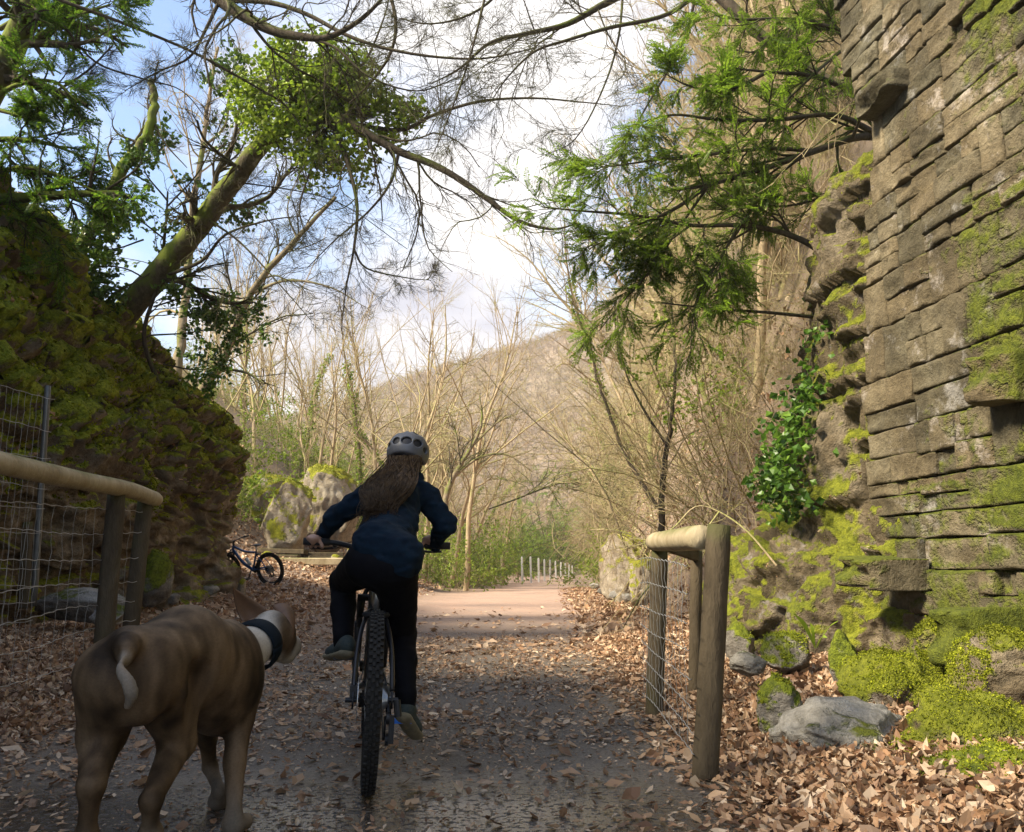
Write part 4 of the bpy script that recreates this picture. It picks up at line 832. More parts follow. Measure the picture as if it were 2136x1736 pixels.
# ---------------------------------------------------------------- vegetation tools
def rot_dir(d, ang, rg):
    r = norm(rg.normal(size=d.shape)); s_ = norm(np.cross(d, r)); return norm(d*np.cos(ang)[:, None]+s_*np.sin(ang)[:, None])
def grow(p, d, Ln, r0, n, rg, wob=.2, grav=0., rend=.3):
    p = np.array(p, float); d = norm(np.array(d, float)); N = len(p); Ln = np.broadcast_to(Ln, (N,)); pts = [p]; w = 0
    for i in range(n):
        w = .5*w+rg.normal(size=(N, 3)); d = norm(d+wob*w+np.array((0, 0, grav))); p = p+d*(Ln/n)[:, None]; pts.append(p)
    t_ = np.linspace(0, 1, n+1)[None]; return np.stack(pts, 1), np.broadcast_to(r0, (N,))[:, None]*(1-(1-rend)*t_)
def spawn(Pp, Rr, k, rg, tmin=.2, ang=(.5, 1.0), lr=.5, nseg=5, wob=.2, grav=0., rr=.6, rmin=.002, lmin=.1, rend=.35, tmax=1., Lp=None):
    N, Mx, _ = Pp.shape; t_ = rg.uniform(tmin, tmax, (N, k))*(Mx-1); t_ = np.minimum(t_, Mx-1.001); i = t_.astype(int); f = t_-i; a = np.arange(N)[:, None]
    p = Pp[a, i]*(1-f[..., None])+Pp[a, i+1]*f[..., None]; d = norm(Pp[a, i+1]-Pp[a, i]); r = Rr[a, i]*(1-f)+Rr[a, i+1]*f
    Lp = np.linalg.norm(np.diff(Pp, axis=1), axis=2).sum(1) if Lp is None else Lp
    Ln = np.maximum(Lp[:, None]*lr*(1-.45*t_/(Mx-1))*rg.uniform(.6, 1.25, (N, k)), lmin)
    p, d, r, Ln = p.reshape(-1, 3), d.reshape(-1, 3), r.reshape(-1), Ln.reshape(-1)
    return grow(p, rot_dir(d, rg.uniform(ang[0], ang[1], len(p)), rg), Ln, np.maximum(r*rr, rmin), nseg, rg, wob, grav, rend)
def pxlimb(pts, r0, r1, sm=5, jit=.0, seed=0):
    q = crom([P(*p_) for p_ in pts], sm); rg = np.random.default_rng(seed+len(pts)*7); q = q+rg.normal(size=q.shape)*jit
    return q, np.linspace(r0, r1, len(q))
def resample(q, r, n):
    t_ = np.linspace(0, len(q)-1, n); i = np.minimum(t_.astype(int), len(q)-2); f = (t_-i)[:, None]; return q[i]*(1-f)+q[i+1]*f, r[i]*(1-f[:, 0])+r[i+1]*f[:, 0]
def leaves(C_, size, rg, flat=.0, fold=.25, asp=.45, dirs=None, six=False):
    """folded leaf blades at the points C_"""
    n = len(C_); d = norm(rg.normal(size=(n, 3))*np.array((1, 1, .6))) if dirs is None else norm(dirs+.5*rg.normal(size=(n, 3)))
    up = norm(rg.normal(size=(n, 3))*(1-flat)+np.array((0, 0, 1.))*(flat+.35)); s_ = norm(np.cross(d, up)); nn = np.cross(s_, d); sz = (size*rg.uniform(.6, 1.3, n))[:, None]
    a = C_-d*sz*.5; b_ = C_+d*sz*.5; m_ = C_+nn*sz*(-fold*.5); l = C_+s_*sz*asp-d*sz*.06+nn*sz*fold*.4*rg.uniform(.2, 1.6, n)[:, None]; r = C_-s_*sz*asp-d*sz*.06+nn*sz*fold*.4*rg.uniform(.2, 1.6, n)[:, None]
    V = np.stack([a, l, b_, r, m_], 1).reshape(-1, 3); k = np.arange(n)[:, None]*5
    return V, np.concatenate([k+np.array([[0, 4, 1]]), k+np.array([[1, 4, 2]]), k+np.array([[2, 4, 3]]), k+np.array([[3, 4, 0]])])
def along(Pp, per, rg, tmin=0.):
    N, Mx, _ = Pp.shape; t_ = np.minimum(rg.uniform(tmin, 1, (N, per))*(Mx-1), Mx-1.001); i = t_.astype(int); f = (t_-i)[..., None]; a = np.arange(N)[:, None]
    return (Pp[a, i]*(1-f)+Pp[a, i+1]*f).reshape(-1, 3), norm(Pp[a, i+1]-Pp[a, i]).reshape(-1, 3)
def needles(Pp, per, ln, wd, rg, droop=.25):
    N, Mx, _ = Pp.shape; t_ = np.linspace(.08, .999, per)[None]*(Mx-1)*np.ones((N, 1)); t_ = np.minimum(t_, Mx-1.001); i = t_.astype(int); f = (t_-i)[..., None]; a = np.arange(N)[:, None]
    p = Pp[a, i]*(1-f)+Pp[a, i+1]*f; d = norm(Pp[a, i+1]-Pp[a, i]); up = norm(np.array((0, 0, 1.))+.45*rg.normal(size=(N, 1, 3))); s_ = norm(np.cross(d, np.broadcast_to(up, d.shape)))
    out = []
    for sg in (-1, 1):
        dd = norm(s_*sg+d*.55-np.array((0, 0, droop))*rg.random((N, per, 1))+.12*rg.normal(size=d.shape)); L_ = ln*rg.uniform(.7, 1.2, (N, per, 1))*np.sin(np.linspace(.5, 2.7, per))[None, :, None]
        w_ = norm(np.cross(dd, np.broadcast_to(up, d.shape)))*wd; out.append(np.stack([p-w_*.5, p+dd*L_*.6-w_, p+dd*L_, p+dd*L_*.6+w_, ], 2).reshape(-1, 4, 3))
    o_ = np.concatenate(out).reshape(-1, 3); k = np.arange(len(o_)//4)[:, None]*4
    return o_, k+np.array([[0, 1, 2, 3]])
def tree_from(name, label, cat, limbs, mats, levels, seed, group=None, leafspec=None, sides=10, base=None):
    """limbs: list of (points, radii); the first is the trunk. levels: spawn settings"""
    rg = np.random.default_rng(seed); root = thing(name, label, cat, tuple(limbs[0][0][0]) if base is None else base, group)
    part('trunk', mesh('trunk', *tubes(limbs[0][0], limbs[0][1], sides), M[mats[0]]), root)
    for q, r in limbs[1:]: part('limb', mesh('limb', *tubes(q, r, 8), M[mats[0] if mats[0] != 'bark_moss' or 'yew' in name else 'bark_dark']), root)
    A = [resample(q, r, 14) for q, r in limbs]; Pp = np.array([a[0] for a in A]); Rr = np.array([a[1] for a in A]); mb = MB(); last = None
    for lv in levels:
        lv = dict(lv); s_ = lv.pop('sides', 3); Pp, Rr = spawn(Pp, Rr, rg=rg, **lv); mb.add(*tubes(Pp, Rr, s_)); last = Pp
    if len(Pp) <= 8:
        for q, r in zip(Pp, Rr): part('twig', mesh('twig', *tubes(q, r, 3), M[mats[1]]), root)
    else: part('twigs', mb.mesh('twigs', M[mats[1]]), root)
    if leafspec:
        kind, mt, kw = leafspec
        if kind == 'needle': V, F = needles(last, rg=rg, **kw)
        else:
            per, size = kw['per'], kw['size']; c, d = along(last, per, rg, .1); V, F = leaves(c+.4*size*rg.normal(size=c.shape), size, rg, dirs=d, flat=kw.get('flat', .2))
        part('foliage', mesh('foliage', V, F, M[mt], False), root)
    return root
# ---------------------------------------------------------------- bare trees and shrubs to copy
def bare_tree(seed, h, mats, spread=1., lean=.05, leaf=None, r=None, tmin=.25, n1=16, fine=True, multi=1):
    rg = np.random.default_rng(seed); r = r or h*.011
    p0 = rg.normal(size=(multi, 3))*.12*(multi > 1); p0[:, 2] = 0; d0 = np.array((0, 0, 1.))+rg.normal(size=(multi, 3))*np.array((lean, lean, 0))*(1+2*(multi > 1))
    T, TR = grow(p0, d0, h, r, 12, rg, .07, .03, .15); tm = tubes(T, TR, 6); mb = MB()
    A, AR = spawn(T, TR, n1, rg, tmin, (.35, .95), .42*spread, 7, .14, .07, .55, .004); mb.add(*tubes(A, AR, 4))
    B_, BR = spawn(A, AR, 6, rg, .2, (.35, .9), .5, 5, .16, .04, .6, .003); mb.add(*tubes(B_, BR, 3))
    C_, CR_ = spawn(B_, BR, 4, rg, .15, (.35, .9), .55, 3, .15, .02, .7, .0028); mb.add(*tubes(C_, CR_, 3))
    out = [('trunk', mesh('trunk', *tm, M[mats[0]])), ('crown', mb.mesh('crown', M[mats[1]]))]
    if leaf:
        kind, mt, per, size = leaf
        if kind == 'ivy':      # leaves hugging the trunk and low limbs
            c, d = along(T, per*8, rg, 0); c = c+norm(rg.normal(size=c.shape))*(r*1.2+.09*rg.random((len(c), 1))); c = c[c[:, 2] < h*.75]; V, F = leaves(c, size, rg)
        else: c, d = along(C_, per, rg, .2); V, F = leaves(c, size, rg, dirs=d)
        out.append(('foliage', mesh('foliage', V, F, M[mt], False)))
    return out
def shrub_mesh(seed, h, n, mats, leaf=None, arch=-.04, wob=.12, k2=10):
    rg = np.random.default_rng(seed); p0 = rg.normal(size=(n, 3))*.16*h; p0[:, 2] = 0; d0 = np.array((0, 0, 1.))+.55*rg.normal(size=(n, 3))
    A, AR = grow(p0, d0, h*rg.uniform(.6, 1.3, n), .0055*h/1.5, 8, rg, wob, arch, .3); mb = MB().add(*tubes(A, AR, 4)); B_, BR = spawn(A, AR, k2, rg, .15, (.4, 1.1), .4, 4, .2, arch, .6, .0026); mb.add(*tubes(B_, BR, 3))
    C_, CR_ = spawn(B_, BR, 3, rg, .15, (.4, 1.), .6, 3, .2, arch, .7, .0024); mb.add(*tubes(C_, CR_, 3)); out = [('stems', mb.mesh('stems', M[mats]))]
    if leaf: mt, per, size = leaf; c, d = along(C_, per, rg, .1); V, F = leaves(c, size, rg, dirs=d); out.append(('foliage', mesh('foliage', V, F, M[mt], False)))
    return out
def place(parts, name, label, cat, loc, rot=(0, 0, 0), sc=1., group=None):
    r = bpy.data.objects.new(name, None); COL.objects.link(r); r.location = loc; r.rotation_euler = rot; r.scale = (sc,)*3; tag(r, label, cat, group); r.empty_display_size = .2
    for n_, me in parts:
        c = bpy.data.objects.new(n_, me); COL.objects.link(c); c.parent = r
    return r
BT = [bare_tree(200+i, 9, ('twig_pale', 'twig_pale'), spread=1.0+.2*(i % 3), lean=.1+.05*(i % 2), n1=17) for i in range(5)]
BTd = [bare_tree(220+i, 9, ('bark_pale', 'bark_pale'), spread=.9, lean=.12) for i in range(3)]
BTi = [bare_tree(230+i, 9, ('bark_pale', 'twig_pale'), spread=.8, lean=.05, leaf=('ivy', 'beechy', 130, .11)) for i in range(2)]
BS = [bare_tree(240+i, 10, ('twig_pale', 'twig_pale'), spread=.45, lean=.1, r=.05, n1=14, multi=3) for i in range(3)]
SH = [shrub_mesh(260+i, 2.2, 26, 'twig_pale') for i in range(4)]
SHg = [shrub_mesh(270+i, 2.2, 18, 'twig_pale', leaf=('beechy', 6, .075)) for i in range(3)]
SHs = [shrub_mesh(280+i, .9, 30, 'twig_pale', arch=-.12) for i in range(2)]
rp_ = random.Random(5)
def where_r(x, y):
    return ('low on ' if x-float(xr(y)) < 2.2+y*.05 else 'high on ')+('the near steep right slope' if y < 14 else 'the middle right slope' if y < 28 else 'the far right slope')
def where_m(x, y): return ('to the left of the rider' if x/y < -.2 else 'behind the rider' if x/y < -.06 else 'right of the rider')+(' nearer' if y < 45 else ', farther')+' in the wood'
def ground_at(x, y): return (x, y, float(H(x, y))-.08)
# right-hand slope: thicket of bare trees and shrubs
cnt = 0
for i in range(230):
    y = 10.8+((i*0.6180339) % 1)**1.5*75; d = .7+rp_.random()**1.1*(6+y*.32); x = float(xr(y))+d; big = y > 24 or d > 4
    v = rp_.random()
    if i % 5 == 4 and y > 12: prt, nm, lb, ct, gp = BTi[i % 2], 'ivy_clad_tree', 'ivy-clad bare tree '+where_r(x, y), 'tree', 'ivy-clad trees '+where_r(x, y)
    elif i % 3 == 0: prt, nm, lb, ct, gp = BTd[i % 3], 'bare_tree', 'leafless grey-barked tree '+where_r(x, y), 'tree', 'grey-barked trees '+where_r(x, y)
    else: prt, nm, lb, ct, gp = BT[i % 5], 'bare_tree', 'leafless tan tree '+where_r(x, y), 'tree', 'tan bare trees '+where_r(x, y)
    s_ = rp_.uniform(.45, .8) if not big else rp_.uniform(.7, 1.1)
    place(prt, nm, lb, ct, ground_at(x, y), (rp_.uniform(-.15, .15), -rp_.uniform(.1, .5), rp_.uniform(-.6, .6)), s_, gp)
for i in range(185):
    y = 10.2+((i*0.7548777) % 1)**1.5*50; d = .15+rp_.random()*(5+y*.18); x = float(xr(y))+d
    prt = SH[i % 4] if rp_.random() > .08 else SHg[i % 3]; gr_ = prt in SHg
    place(prt, 'shrub', ('budding green shrub ' if gr_ else 'bare arching twiggy shrub ')+where_r(x, y), 'shrub', ground_at(x, y), (rp_.uniform(-.3, .3), -rp_.uniform(.1, .7), rp_.uniform(0, 6.28) if rp_.random() < .4 else rp_.uniform(-.5, .5)), rp_.uniform(.8, 1.6), ('green shrubs ' if gr_ else 'bare shrubs ')+where_r(x, y))
for i in range(46):     # brush on the steep ground right behind the rock face, high above the path
    y = rp_.uniform(8.8, 13.0); x = float(xr(y))+rp_.uniform(.9, 3.2)
    place(SH[i % 4], 'shrub', 'bare twiggy shrub on the steep ground just above the ivy-hung rock face', 'shrub', ground_at(x, y), (rp_.uniform(-.3, .3), -rp_.uniform(.1, .5), rp_.uniform(-.5, .5)), rp_.uniform(.35, .6), 'bare shrubs above the rock face')
# woodland ahead and on the left bank
for i in range(84):
    y = 27+((i*0.6180339) % 1)**1.2*62; u = 430+((i*.7548777) % 1)*820; x = (u-1068)/1736*y*1.03
    if x > -2.4+y*.05 and y < 70: x = -3.-rp_.random()*4
    if x > float(xr(y))-3: continue
    k = i % 7
    if k in (0, 1, 2): prt, lb, gp = BS[k], 'cluster of thin bare saplings '+where_m(x, y), 'sapling clusters '+where_m(x, y)
    elif k in (3,): prt, lb, gp = BTi[i % 2], 'slender tree wrapped in green ivy '+where_m(x, y), 'ivy-wrapped trees '+where_m(x, y)
    else: prt, lb, gp = BT[i % 5], 'bare tan tree '+where_m(x, y), 'bare trees '+where_m(x, y)
    place(prt, 'bare_tree' if k != 3 else 'ivy_clad_tree', lb, 'tree', ground_at(x, y), (rp_.uniform(-.08, .08), rp_.uniform(-.12, .12), rp_.uniform(0, 6.3)), rp_.uniform(.7, 1.15), gp)
for i in range(100):
    y = 22+((i*0.6180339) % 1)**1.3*45; t_ = (i*.7548777) % 1
    x = float(xl(y))+1.6-t_*(8+y*.1); gr_ = rp_.random() < .5; prt = SHg[i % 3] if gr_ else (SH[i % 4])
    if y < 28 and (x > -5.2 or x/y > -.335): continue
    place(prt, 'shrub', ('budding yellow-green shrub on the ' if gr_ else 'bare pale shrub on the ')+('near' if y < 30 else 'far')+(' upper' if t_ > .5 else ' lower')+' part of the left bank', 'shrub', ground_at(x, y), (rp_.uniform(-.2, .2), rp_.uniform(-.2, .2), rp_.uniform(0, 6.28)), rp_.uniform(.5, 1.1), ('budding' if gr_ else 'bare')+' shrubs of the '+('near' if y < 30 else 'far')+(' upper' if t_ > .5 else ' lower')+' left bank')
for i, (u, y, sc_) in enumerate(((952, 27, .8), (975, 30, .9), (1000, 34, 1.0), (1030, 38, 1.1), (1052, 46, 1.3), (935, 33, 1.), (890, 30, .9), (860, 33, 1.0), (1250, 30, .8), (1275, 25, .7))):
    x = (u-1068)/1736*y; place(SHg[i % 3], 'shrub', ('low bright green shrub %s' % ('just right of the rider' if u < 960 else 'between the rider and the white posts' if u < 1060 else 'above the pale outcrop on the right of the path')) if u > 930 else 'bright green shrub in the wood behind the rider\'s back', 'shrub', ground_at(x, y), (0, 0, i*1.1), sc_, 'bright green shrubs '+('near the rider' if u < 960 else 'by the posts' if u < 1060 else 'over the right outcrop'))
# yew and holly bushes by the white posts
YB = []
for s0 in range(3):
    rg = np.random.default_rng(300+s0); n = 16; p0 = rg.normal(size=(n, 3))*.25; p0[:, 2] = abs(p0[:, 2]); A, AR = grow(p0, np.array((0, 0, .9))+.6*rg.normal(size=(n, 3)), rg.uniform(1.4, 3.0, n), .02, 7, rg, .16, 0, .3)
    B_, BR = spawn(A, AR, 12, rg, .15, (.5, 1.2), .33, 5, .14, -.04, .6, .003); C_, CR_ = spawn(B_, BR, 4, rg, .15, (.4, 1.), .5, 4, .12, -.05, .7, .002, lmin=.2)
    V, F = needles(C_, 8, .085, .014, rg); YB.append([('stems', MB().add(*tubes(A, AR, 5)).add(*tubes(B_, BR, 3)).mesh('stems', M['bark_dark'])), ('foliage', mesh('foliage', V, F, M['yew'], False))])
for i, (u, y, s_, lb) in enumerate(((950, 31, .85, 'green yew bush just right of the rider, at the wood edge'), (985, 33, .7, 'green yew bush second to the right of the rider'), (1062, 58, 1.5, 'green yew bush above the weathered wooden gate post'),
                                    (1100, 64, 1.5, 'green yew bush behind the middle of the white posts'), (1150, 72, 1.6, 'yew bush behind the far white posts'), (1200, 84, 1.6, 'dark yew bush at the far end of the path'), (1010, 37, .75, 'yew bush left of the weathered gate post'), (1085, 70, 2.6, 'taller yew standing behind the yew bushes by the white posts'), (1150, 80, 3.0, 'tallest yew at the bend, rising behind the others'))):
    x = (u-1068)/1736*y; place(YB[i % 3], 'yew_bush', lb, 'bush', ground_at(x, y), (0, 0, i*1.3), s_, 'yew bushes at the bend')
arch = [[(1020, 1062, 34), (1080, 1040, 35), (1130, 1020, 36), (1180, 1006, 36), (1235, 1010, 36), (1290, 985, 36)], [(1290, 1165, 38), (1295, 1090, 37), (1270, 1030, 36), (1200, 1010, 36)]]
tree_from('yew_tree', 'leaning yew arching over the bend of the red path with bright green sprays', 'tree', [pxlimb(arch[1], .10, .04), pxlimb(arch[0], .03, .06)], ('bark_dark', 'bark_dark'),
          [dict(k=26, lr=.30, ang=(.5, 1.2), sides=3, nseg=5), dict(k=9, lr=.5, nseg=4, grav=-.06, lmin=.3)], 41, leafspec=('needle', 'yew', dict(per=8, ln=.10, wd=.016)), base=tuple(ground_at(4.8, 38)))
# far wood on the hill: thousands of bare crowns, one mass
rg = np.random.default_rng(77); n = 12000; yy = 92+rg.random(n)**.7*215; rr_ = rg.uniform(-.42, .55, n); xx = rr_*yy; zz = H(xx, yy); m_ = zz > -.2; xx, yy, zz = xx[m_], yy[m_], zz[m_]; n = len(xx); K = 26
hh = rg.uniform(4, 7, n); a = rg.uniform(0, 6.28, (n, K)); tl_ = rg.uniform(.2, .95, (n, K)); bx_ = np.stack([xx[:, None]+0*a, yy[:, None]+0*a, zz[:, None]+hh[:, None]*tl_*.75], -1)
ln = hh[:, None]*rg.uniform(.25, .48, (n, K)); dr_ = norm(np.stack([np.cos(a)*.9, np.sin(a)*.9, rg.uniform(.0, 1.0, (n, K))], -1)); bx_[:, 0] = np.stack([xx, yy, zz-.5], -1); dr_[:, 0] = (0, 0, 1); ln[:, 0] = hh*.8
sd_ = norm(np.cross(dr_, rg.normal(size=dr_.shape)))*np.where(np.arange(K) == 0, .11, .055)[None, :, None]
V = np.stack([bx_-sd_, bx_+sd_, bx_+dr_*ln[..., None]], 2).reshape(-1, 3); F = np.arange(len(V)).reshape(-1, 3)
M['farwood'] = barkmat('far_wood_bark', (.21, .145, .10), (.34, .245, .17), (.26, .21, .11), .6, .05)
tag(ob('hillside_wood', mesh('hillside_wood', V, F, M['farwood'], False), kind='stuff'), 'bare brown winter wood covering the distant hillside', 'woodland')
# ---------------------------------------------------------------- the near trees, limb by limb
L1 = dict(k=13, lr=.38, ang=(.4, 1.0), nseg=10, wob=.17, sides=4, rr=.33, rmin=.0035); L2 = dict(k=10, lr=.5, ang=(.3, .75), nseg=8, wob=.11, rr=.55, rmin=.0022); L3 = dict(k=6, lr=.55, ang=(.3, .75), nseg=5, wob=.12, rr=.7, rmin=.0016, lmin=.12)
trunk = pxlimb([(215, 735, 11.6), (250, 668, 11.5), (330, 572, 11.2), (400, 492, 10.9), (470, 400, 10.5), (540, 308, 10.0), (600, 250, 9.7), (640, 225, 9.5)], .215, .075, 6, .006)
lm = [pxlimb([(600, 255, 9.7), (690, 240, 9.4), (760, 275, 9.1), (830, 315, 8.9), (900, 342, 8.7), (960, 375, 8.5), (1020, 418, 8.3), (1080, 460, 8.1), (1150, 478, 8.0), (1200, 468, 7.9)], .065, .008),
      pxlimb([(688, 250, 9.4), (712, 300, 9.2), (728, 350, 9.1), (745, 430, 9.0), (738, 520, 8.9), (722, 600, 8.9), (712, 690, 8.8)], .035, .004),
      pxlimb([(738, 520, 8.9), (765, 560, 8.9), (850, 580, 8.8), (900, 585, 8.8)], .014, .003), pxlimb([(700, 250, 9.4), (830, 272, 9.3), (900, 242, 9.2), (1000, 212, 9.1), (1110, 205, 9.0), (1210, 213, 9.0), (1300, 222, 8.9)], .030, .004),
      pxlimb([(832, 318, 8.9), (815, 380, 8.8), (770, 440, 8.8), (700, 500, 8.8), (640, 560, 8.9)], .020, .004), pxlimb([(660, 250, 9.4), (655, 330, 9.4), (625, 430, 9.4), (640, 500, 9.4)], .022, .004),
      pxlimb([(430, 455, 10.7), (500, 505, 10.3), (580, 590, 10.1), (650, 670, 10.0)], .018, .004), pxlimb([(330, 580, 11.2), (420, 545, 10.8), (470, 490, 10.6), (560, 460, 10.4), (640, 450, 10.3)], .03, .005),
      pxlimb([(640, 225, 9.5), (700, 180, 9.3), (760, 130, 9.1), (800, 40, 9.), (815, -20, 9.)], .022, .006), pxlimb([(470, 400, 10.5), (450, 380, 10.6), (530, 385, 10.4), (700, 420, 10.2), (850, 520, 10.1)], .016, .004)]
lean = tree_from('leaning_tree', 'large mossy tree leaning from the outcrop, its tip buried in an ivy crown', 'tree', [trunk]+lm, ('bark_moss', 'twig_dark'), [L1, L2, L3], 50, sides=14)
rg = np.random.default_rng(51); cs = []
for (u, v, r_, n_) in ((650, 150, 62, 620), (570, 205, 58, 420), (700, 175, 62, 480), (765, 225, 52, 330), (620, 245, 58, 430), (820, 250, 42, 160), (690, 300, 52, 260), (520, 200, 36, 140), (735, 330, 44, 160), (600, 130, 42, 200), (860, 235, 26, 60), (560, 275, 40, 130), (660, 350, 36, 80), (740, 130, 36, 90)):
    c = P(u, v, 9.4); q = norm(rg.normal(size=(n_*2, 3)))*(rg.random((n_*2, 1))**.45)*np.array((1, 1.2, 1))*r_/172*1.12; cs.append(c+q*1.32)
cs = np.concatenate(cs); cs = np.concatenate([cs, cs+.07*rg.normal(size=cs.shape)]); cs = cs[fbm(cs*2.6, 3) > -.12]; V, F = leaves(cs, .064, rg, asp=.45, fold=.3); part('ivy_crown', mesh('ivy_crown', V, F, M['beechy'], False), lean)
cs2 = cs[rg.random(len(cs)) < .06]; e = P(650, 225, 9.5)
ctl = np.stack([np.broadcast_to(e, cs2.shape), (e+cs2)/2+.08*rg.normal(size=cs2.shape), cs2], 1); part('ivy_stems', mesh('ivy_stems', *tubes(ctl, np.broadcast_to(np.array((.007, .005, .002)), ctl.shape[:2]), 3), M['twig_dark']), lean)
# beech boughs hanging in from above
tree_from('beech_tree', 'overhanging beech whose bare boughs reach down from above the top middle of the view', 'tree',
    [pxlimb([(440, -260, 8.2), (445, -120, 8.2), (450, -20, 8.2), (470, 8, 8.2), (520, 40, 8.1), (575, 66, 8.0), (640, 78, 7.9), (690, 76, 7.8), (760, 35, 7.7), (830, -40, 7.6)], .10, .012),
     pxlimb([(455, 0, 8.2), (560, 5, 8.1), (640, 30, 8.0), (720, 72, 7.9), (800, 100, 7.8), (900, 118, 7.7), (1010, 122, 7.6), (1120, 100, 7.5)], .032, .006), pxlimb([(455, 8, 8.2), (430, 60, 8.2), (395, 120, 8.3), (330, 150, 8.4), (260, 190, 8.5)], .022, .004),
     pxlimb([(640, 78, 7.9), (700, 100, 7.8), (770, 160, 7.8), (870, 190, 7.8), (960, 160, 7.7)], .018, .004), pxlimb([(800, -60, 8.5), (825, 40, 8.5), (815, 110, 8.6), (775, 170, 8.7), (730, 215, 8.8)], .024, .010)],
    ('bark_dark', 'twig_dark'), [dict(L1, k=14), dict(L2, k=9), L3], 53)
tree_from('beech_tree', 'overhanging beech with long thin boughs fanning across the top right of centre', 'tree',
    [pxlimb([(1500, -200, 8.5), (1400, -60, 8.4), (1272, 2, 8.2), (1184, 50, 8.1), (1100, 70, 8.0), (1022, 90, 7.9), (959, 143, 7.8), (900, 175, 7.7)], .05, .005), pxlimb([(1480, -40, 8.5), (1397, 28, 8.3), (1272, 58, 8.1), (1180, 85, 8.0), (1115, 108, 7.9), (1060, 160, 7.9), (1022, 215, 7.8)], .03, .004),
     pxlimb([(1300, -20, 8.4), (1290, 80, 8.3), (1260, 180, 8.2), (1200, 290, 8.1), (1120, 330, 8.0)], .016, .003), pxlimb([(1080, -60, 8.2), (1000, 20, 8.1), (900, 50, 8.0), (800, 30, 7.9)], .020, .003), pxlimb([(1500, -10, 9), (1600, 85, 8.8), (1700, 150, 8.6), (1800, 200, 8.4)], .075, .04),
     pxlimb([(1450, 0, 8.6), (1420, 100, 8.5), (1350, 220, 8.4), (1290, 330, 8.3), (1240, 420, 8.3)], .018, .003), pxlimb([(1020, -40, 7.6), (980, 120, 7.6), (930, 260, 7.6), (900, 330, 7.6)], .014, .003)], ('bark_dark', 'twig_dark'), [dict(L1, k=17), dict(L2, k=10, grav=-.02), dict(L3, k=6)], 57)
# left: dark yew, holly, snag, cable-like bough, pale trunks
Y1 = dict(k=16, lr=.34, ang=(.4, 1.1), nseg=6, wob=.12, sides=4, rr=.5, rmin=.004, grav=-.02); Y2 = dict(k=12, lr=.42, ang=(.4, 1.0), nseg=5, wob=.10, rr=.6, rmin=.0025, grav=-.06, lmin=.22)
tree_from('yew_tree', 'dark green yew filling the upper left edge above the mossy outcrop', 'tree',
    [pxlimb([(-260, 700, 9.0), (-140, 420, 8.8), (-60, 260, 8.6), (10, 130, 8.4), (60, 20, 8.2), (90, -80, 8.)], .20, .10), pxlimb([(-60, 420, 8.6), (60, 412, 8.3), (160, 405, 8.1), (250, 403, 8.0)], .07, .03), pxlimb([(-80, 300, 8.6), (20, 290, 8.3), (100, 300, 8.1), (180, 330, 8.0)], .04, .01),
     pxlimb([(-60, 240, 8.6), (30, 180, 8.3), (110, 170, 8.1), (160, 210, 8.0)], .035, .01), pxlimb([(10, 130, 8.4), (90, 70, 8.2), (170, 30, 8.0), (230, 10, 7.9)], .035, .01), pxlimb([(-60, 380, 8.6), (40, 350, 8.3), (120, 365, 8.1), (200, 400, 8.0)], .035, .01), pxlimb([(-80, 480, 8.7), (0, 450, 8.5), (90, 480, 8.3), (150, 540, 8.2)], .03, .01),
     pxlimb([(0, 60, 8.4), (60, 30, 8.2), (130, 60, 8.1)], .03, .01), pxlimb([(-40, 220, 8.3), (40, 240, 8.1), (100, 250, 8.0)], .03, .01)], ('bark_moss', 'bark_dark'), [dict(Y1, k=14, lr=.40), dict(Y2, k=11)], 61, leafspec=('needle', 'yewdark', dict(per=14, ln=.05, wd=.008)))
holly = [pxlimb([(330, 800, 11.5), (300, 700, 11.3), (330, 590, 11.2), (345, 480, 11.1), (350, 400, 11.0)], .035, .012)]
for a_ in ([(330, 600, 11.2), (260, 560, 11), (180, 560, 10.8), (120, 590, 10.6)], [(345, 480, 11.1), (420, 450, 11.2), (500, 430, 11.3)], [(345, 500, 11.1), (270, 450, 10.9), (200, 470, 10.8)], [(320, 640, 11.2), (400, 620, 11.4), (470, 640, 11.5)], [(350, 420, 11.0), (300, 350, 11.0), (330, 290, 11)],
           [(310, 700, 11.3), (420, 690, 11.6), (520, 650, 11.8)], [(350, 430, 11.0), (420, 350, 11.0), (470, 230, 11), (490, 160, 11)], [(300, 500, 11), (230, 520, 10.9), (150, 500, 10.8)], [(330, 560, 11.1), (240, 610, 10.9), (170, 620, 10.9)], [(340, 760, 11.7), (430, 770, 12), (540, 720, 12.2)]):
    holly.append(pxlimb(a_, .014, .004))
tree_from('holly_tree', 'sprawling dark-leaved holly behind the leaning trunk on top of the outcrop', 'tree', holly, ('bark_dark', 'twig_dark'), [dict(L1, k=13, lr=.42), dict(L2, k=6, lmin=.25)], 63, leafspec=('leaf', 'holly', dict(per=8, size=.068)))
tree_from('snag', 'broken dead snag with a jagged top poking into the blue sky at the upper left', 'tree', [pxlimb([(150, 560, 10.8), (215, 440, 10.8), (255, 350, 10.8), (292, 308, 10.8), (318, 250, 10.8), (322, 205, 10.8), (318, 168, 10.8)], .10, .045, 5, .012),
    pxlimb([(318, 250, 10.8), (345, 300, 10.8), (390, 350, 10.8)], .02, .006)], ('bark_moss', 'twig_dark'), [dict(L1, k=6, lr=.3), L2], 65, sides=10)
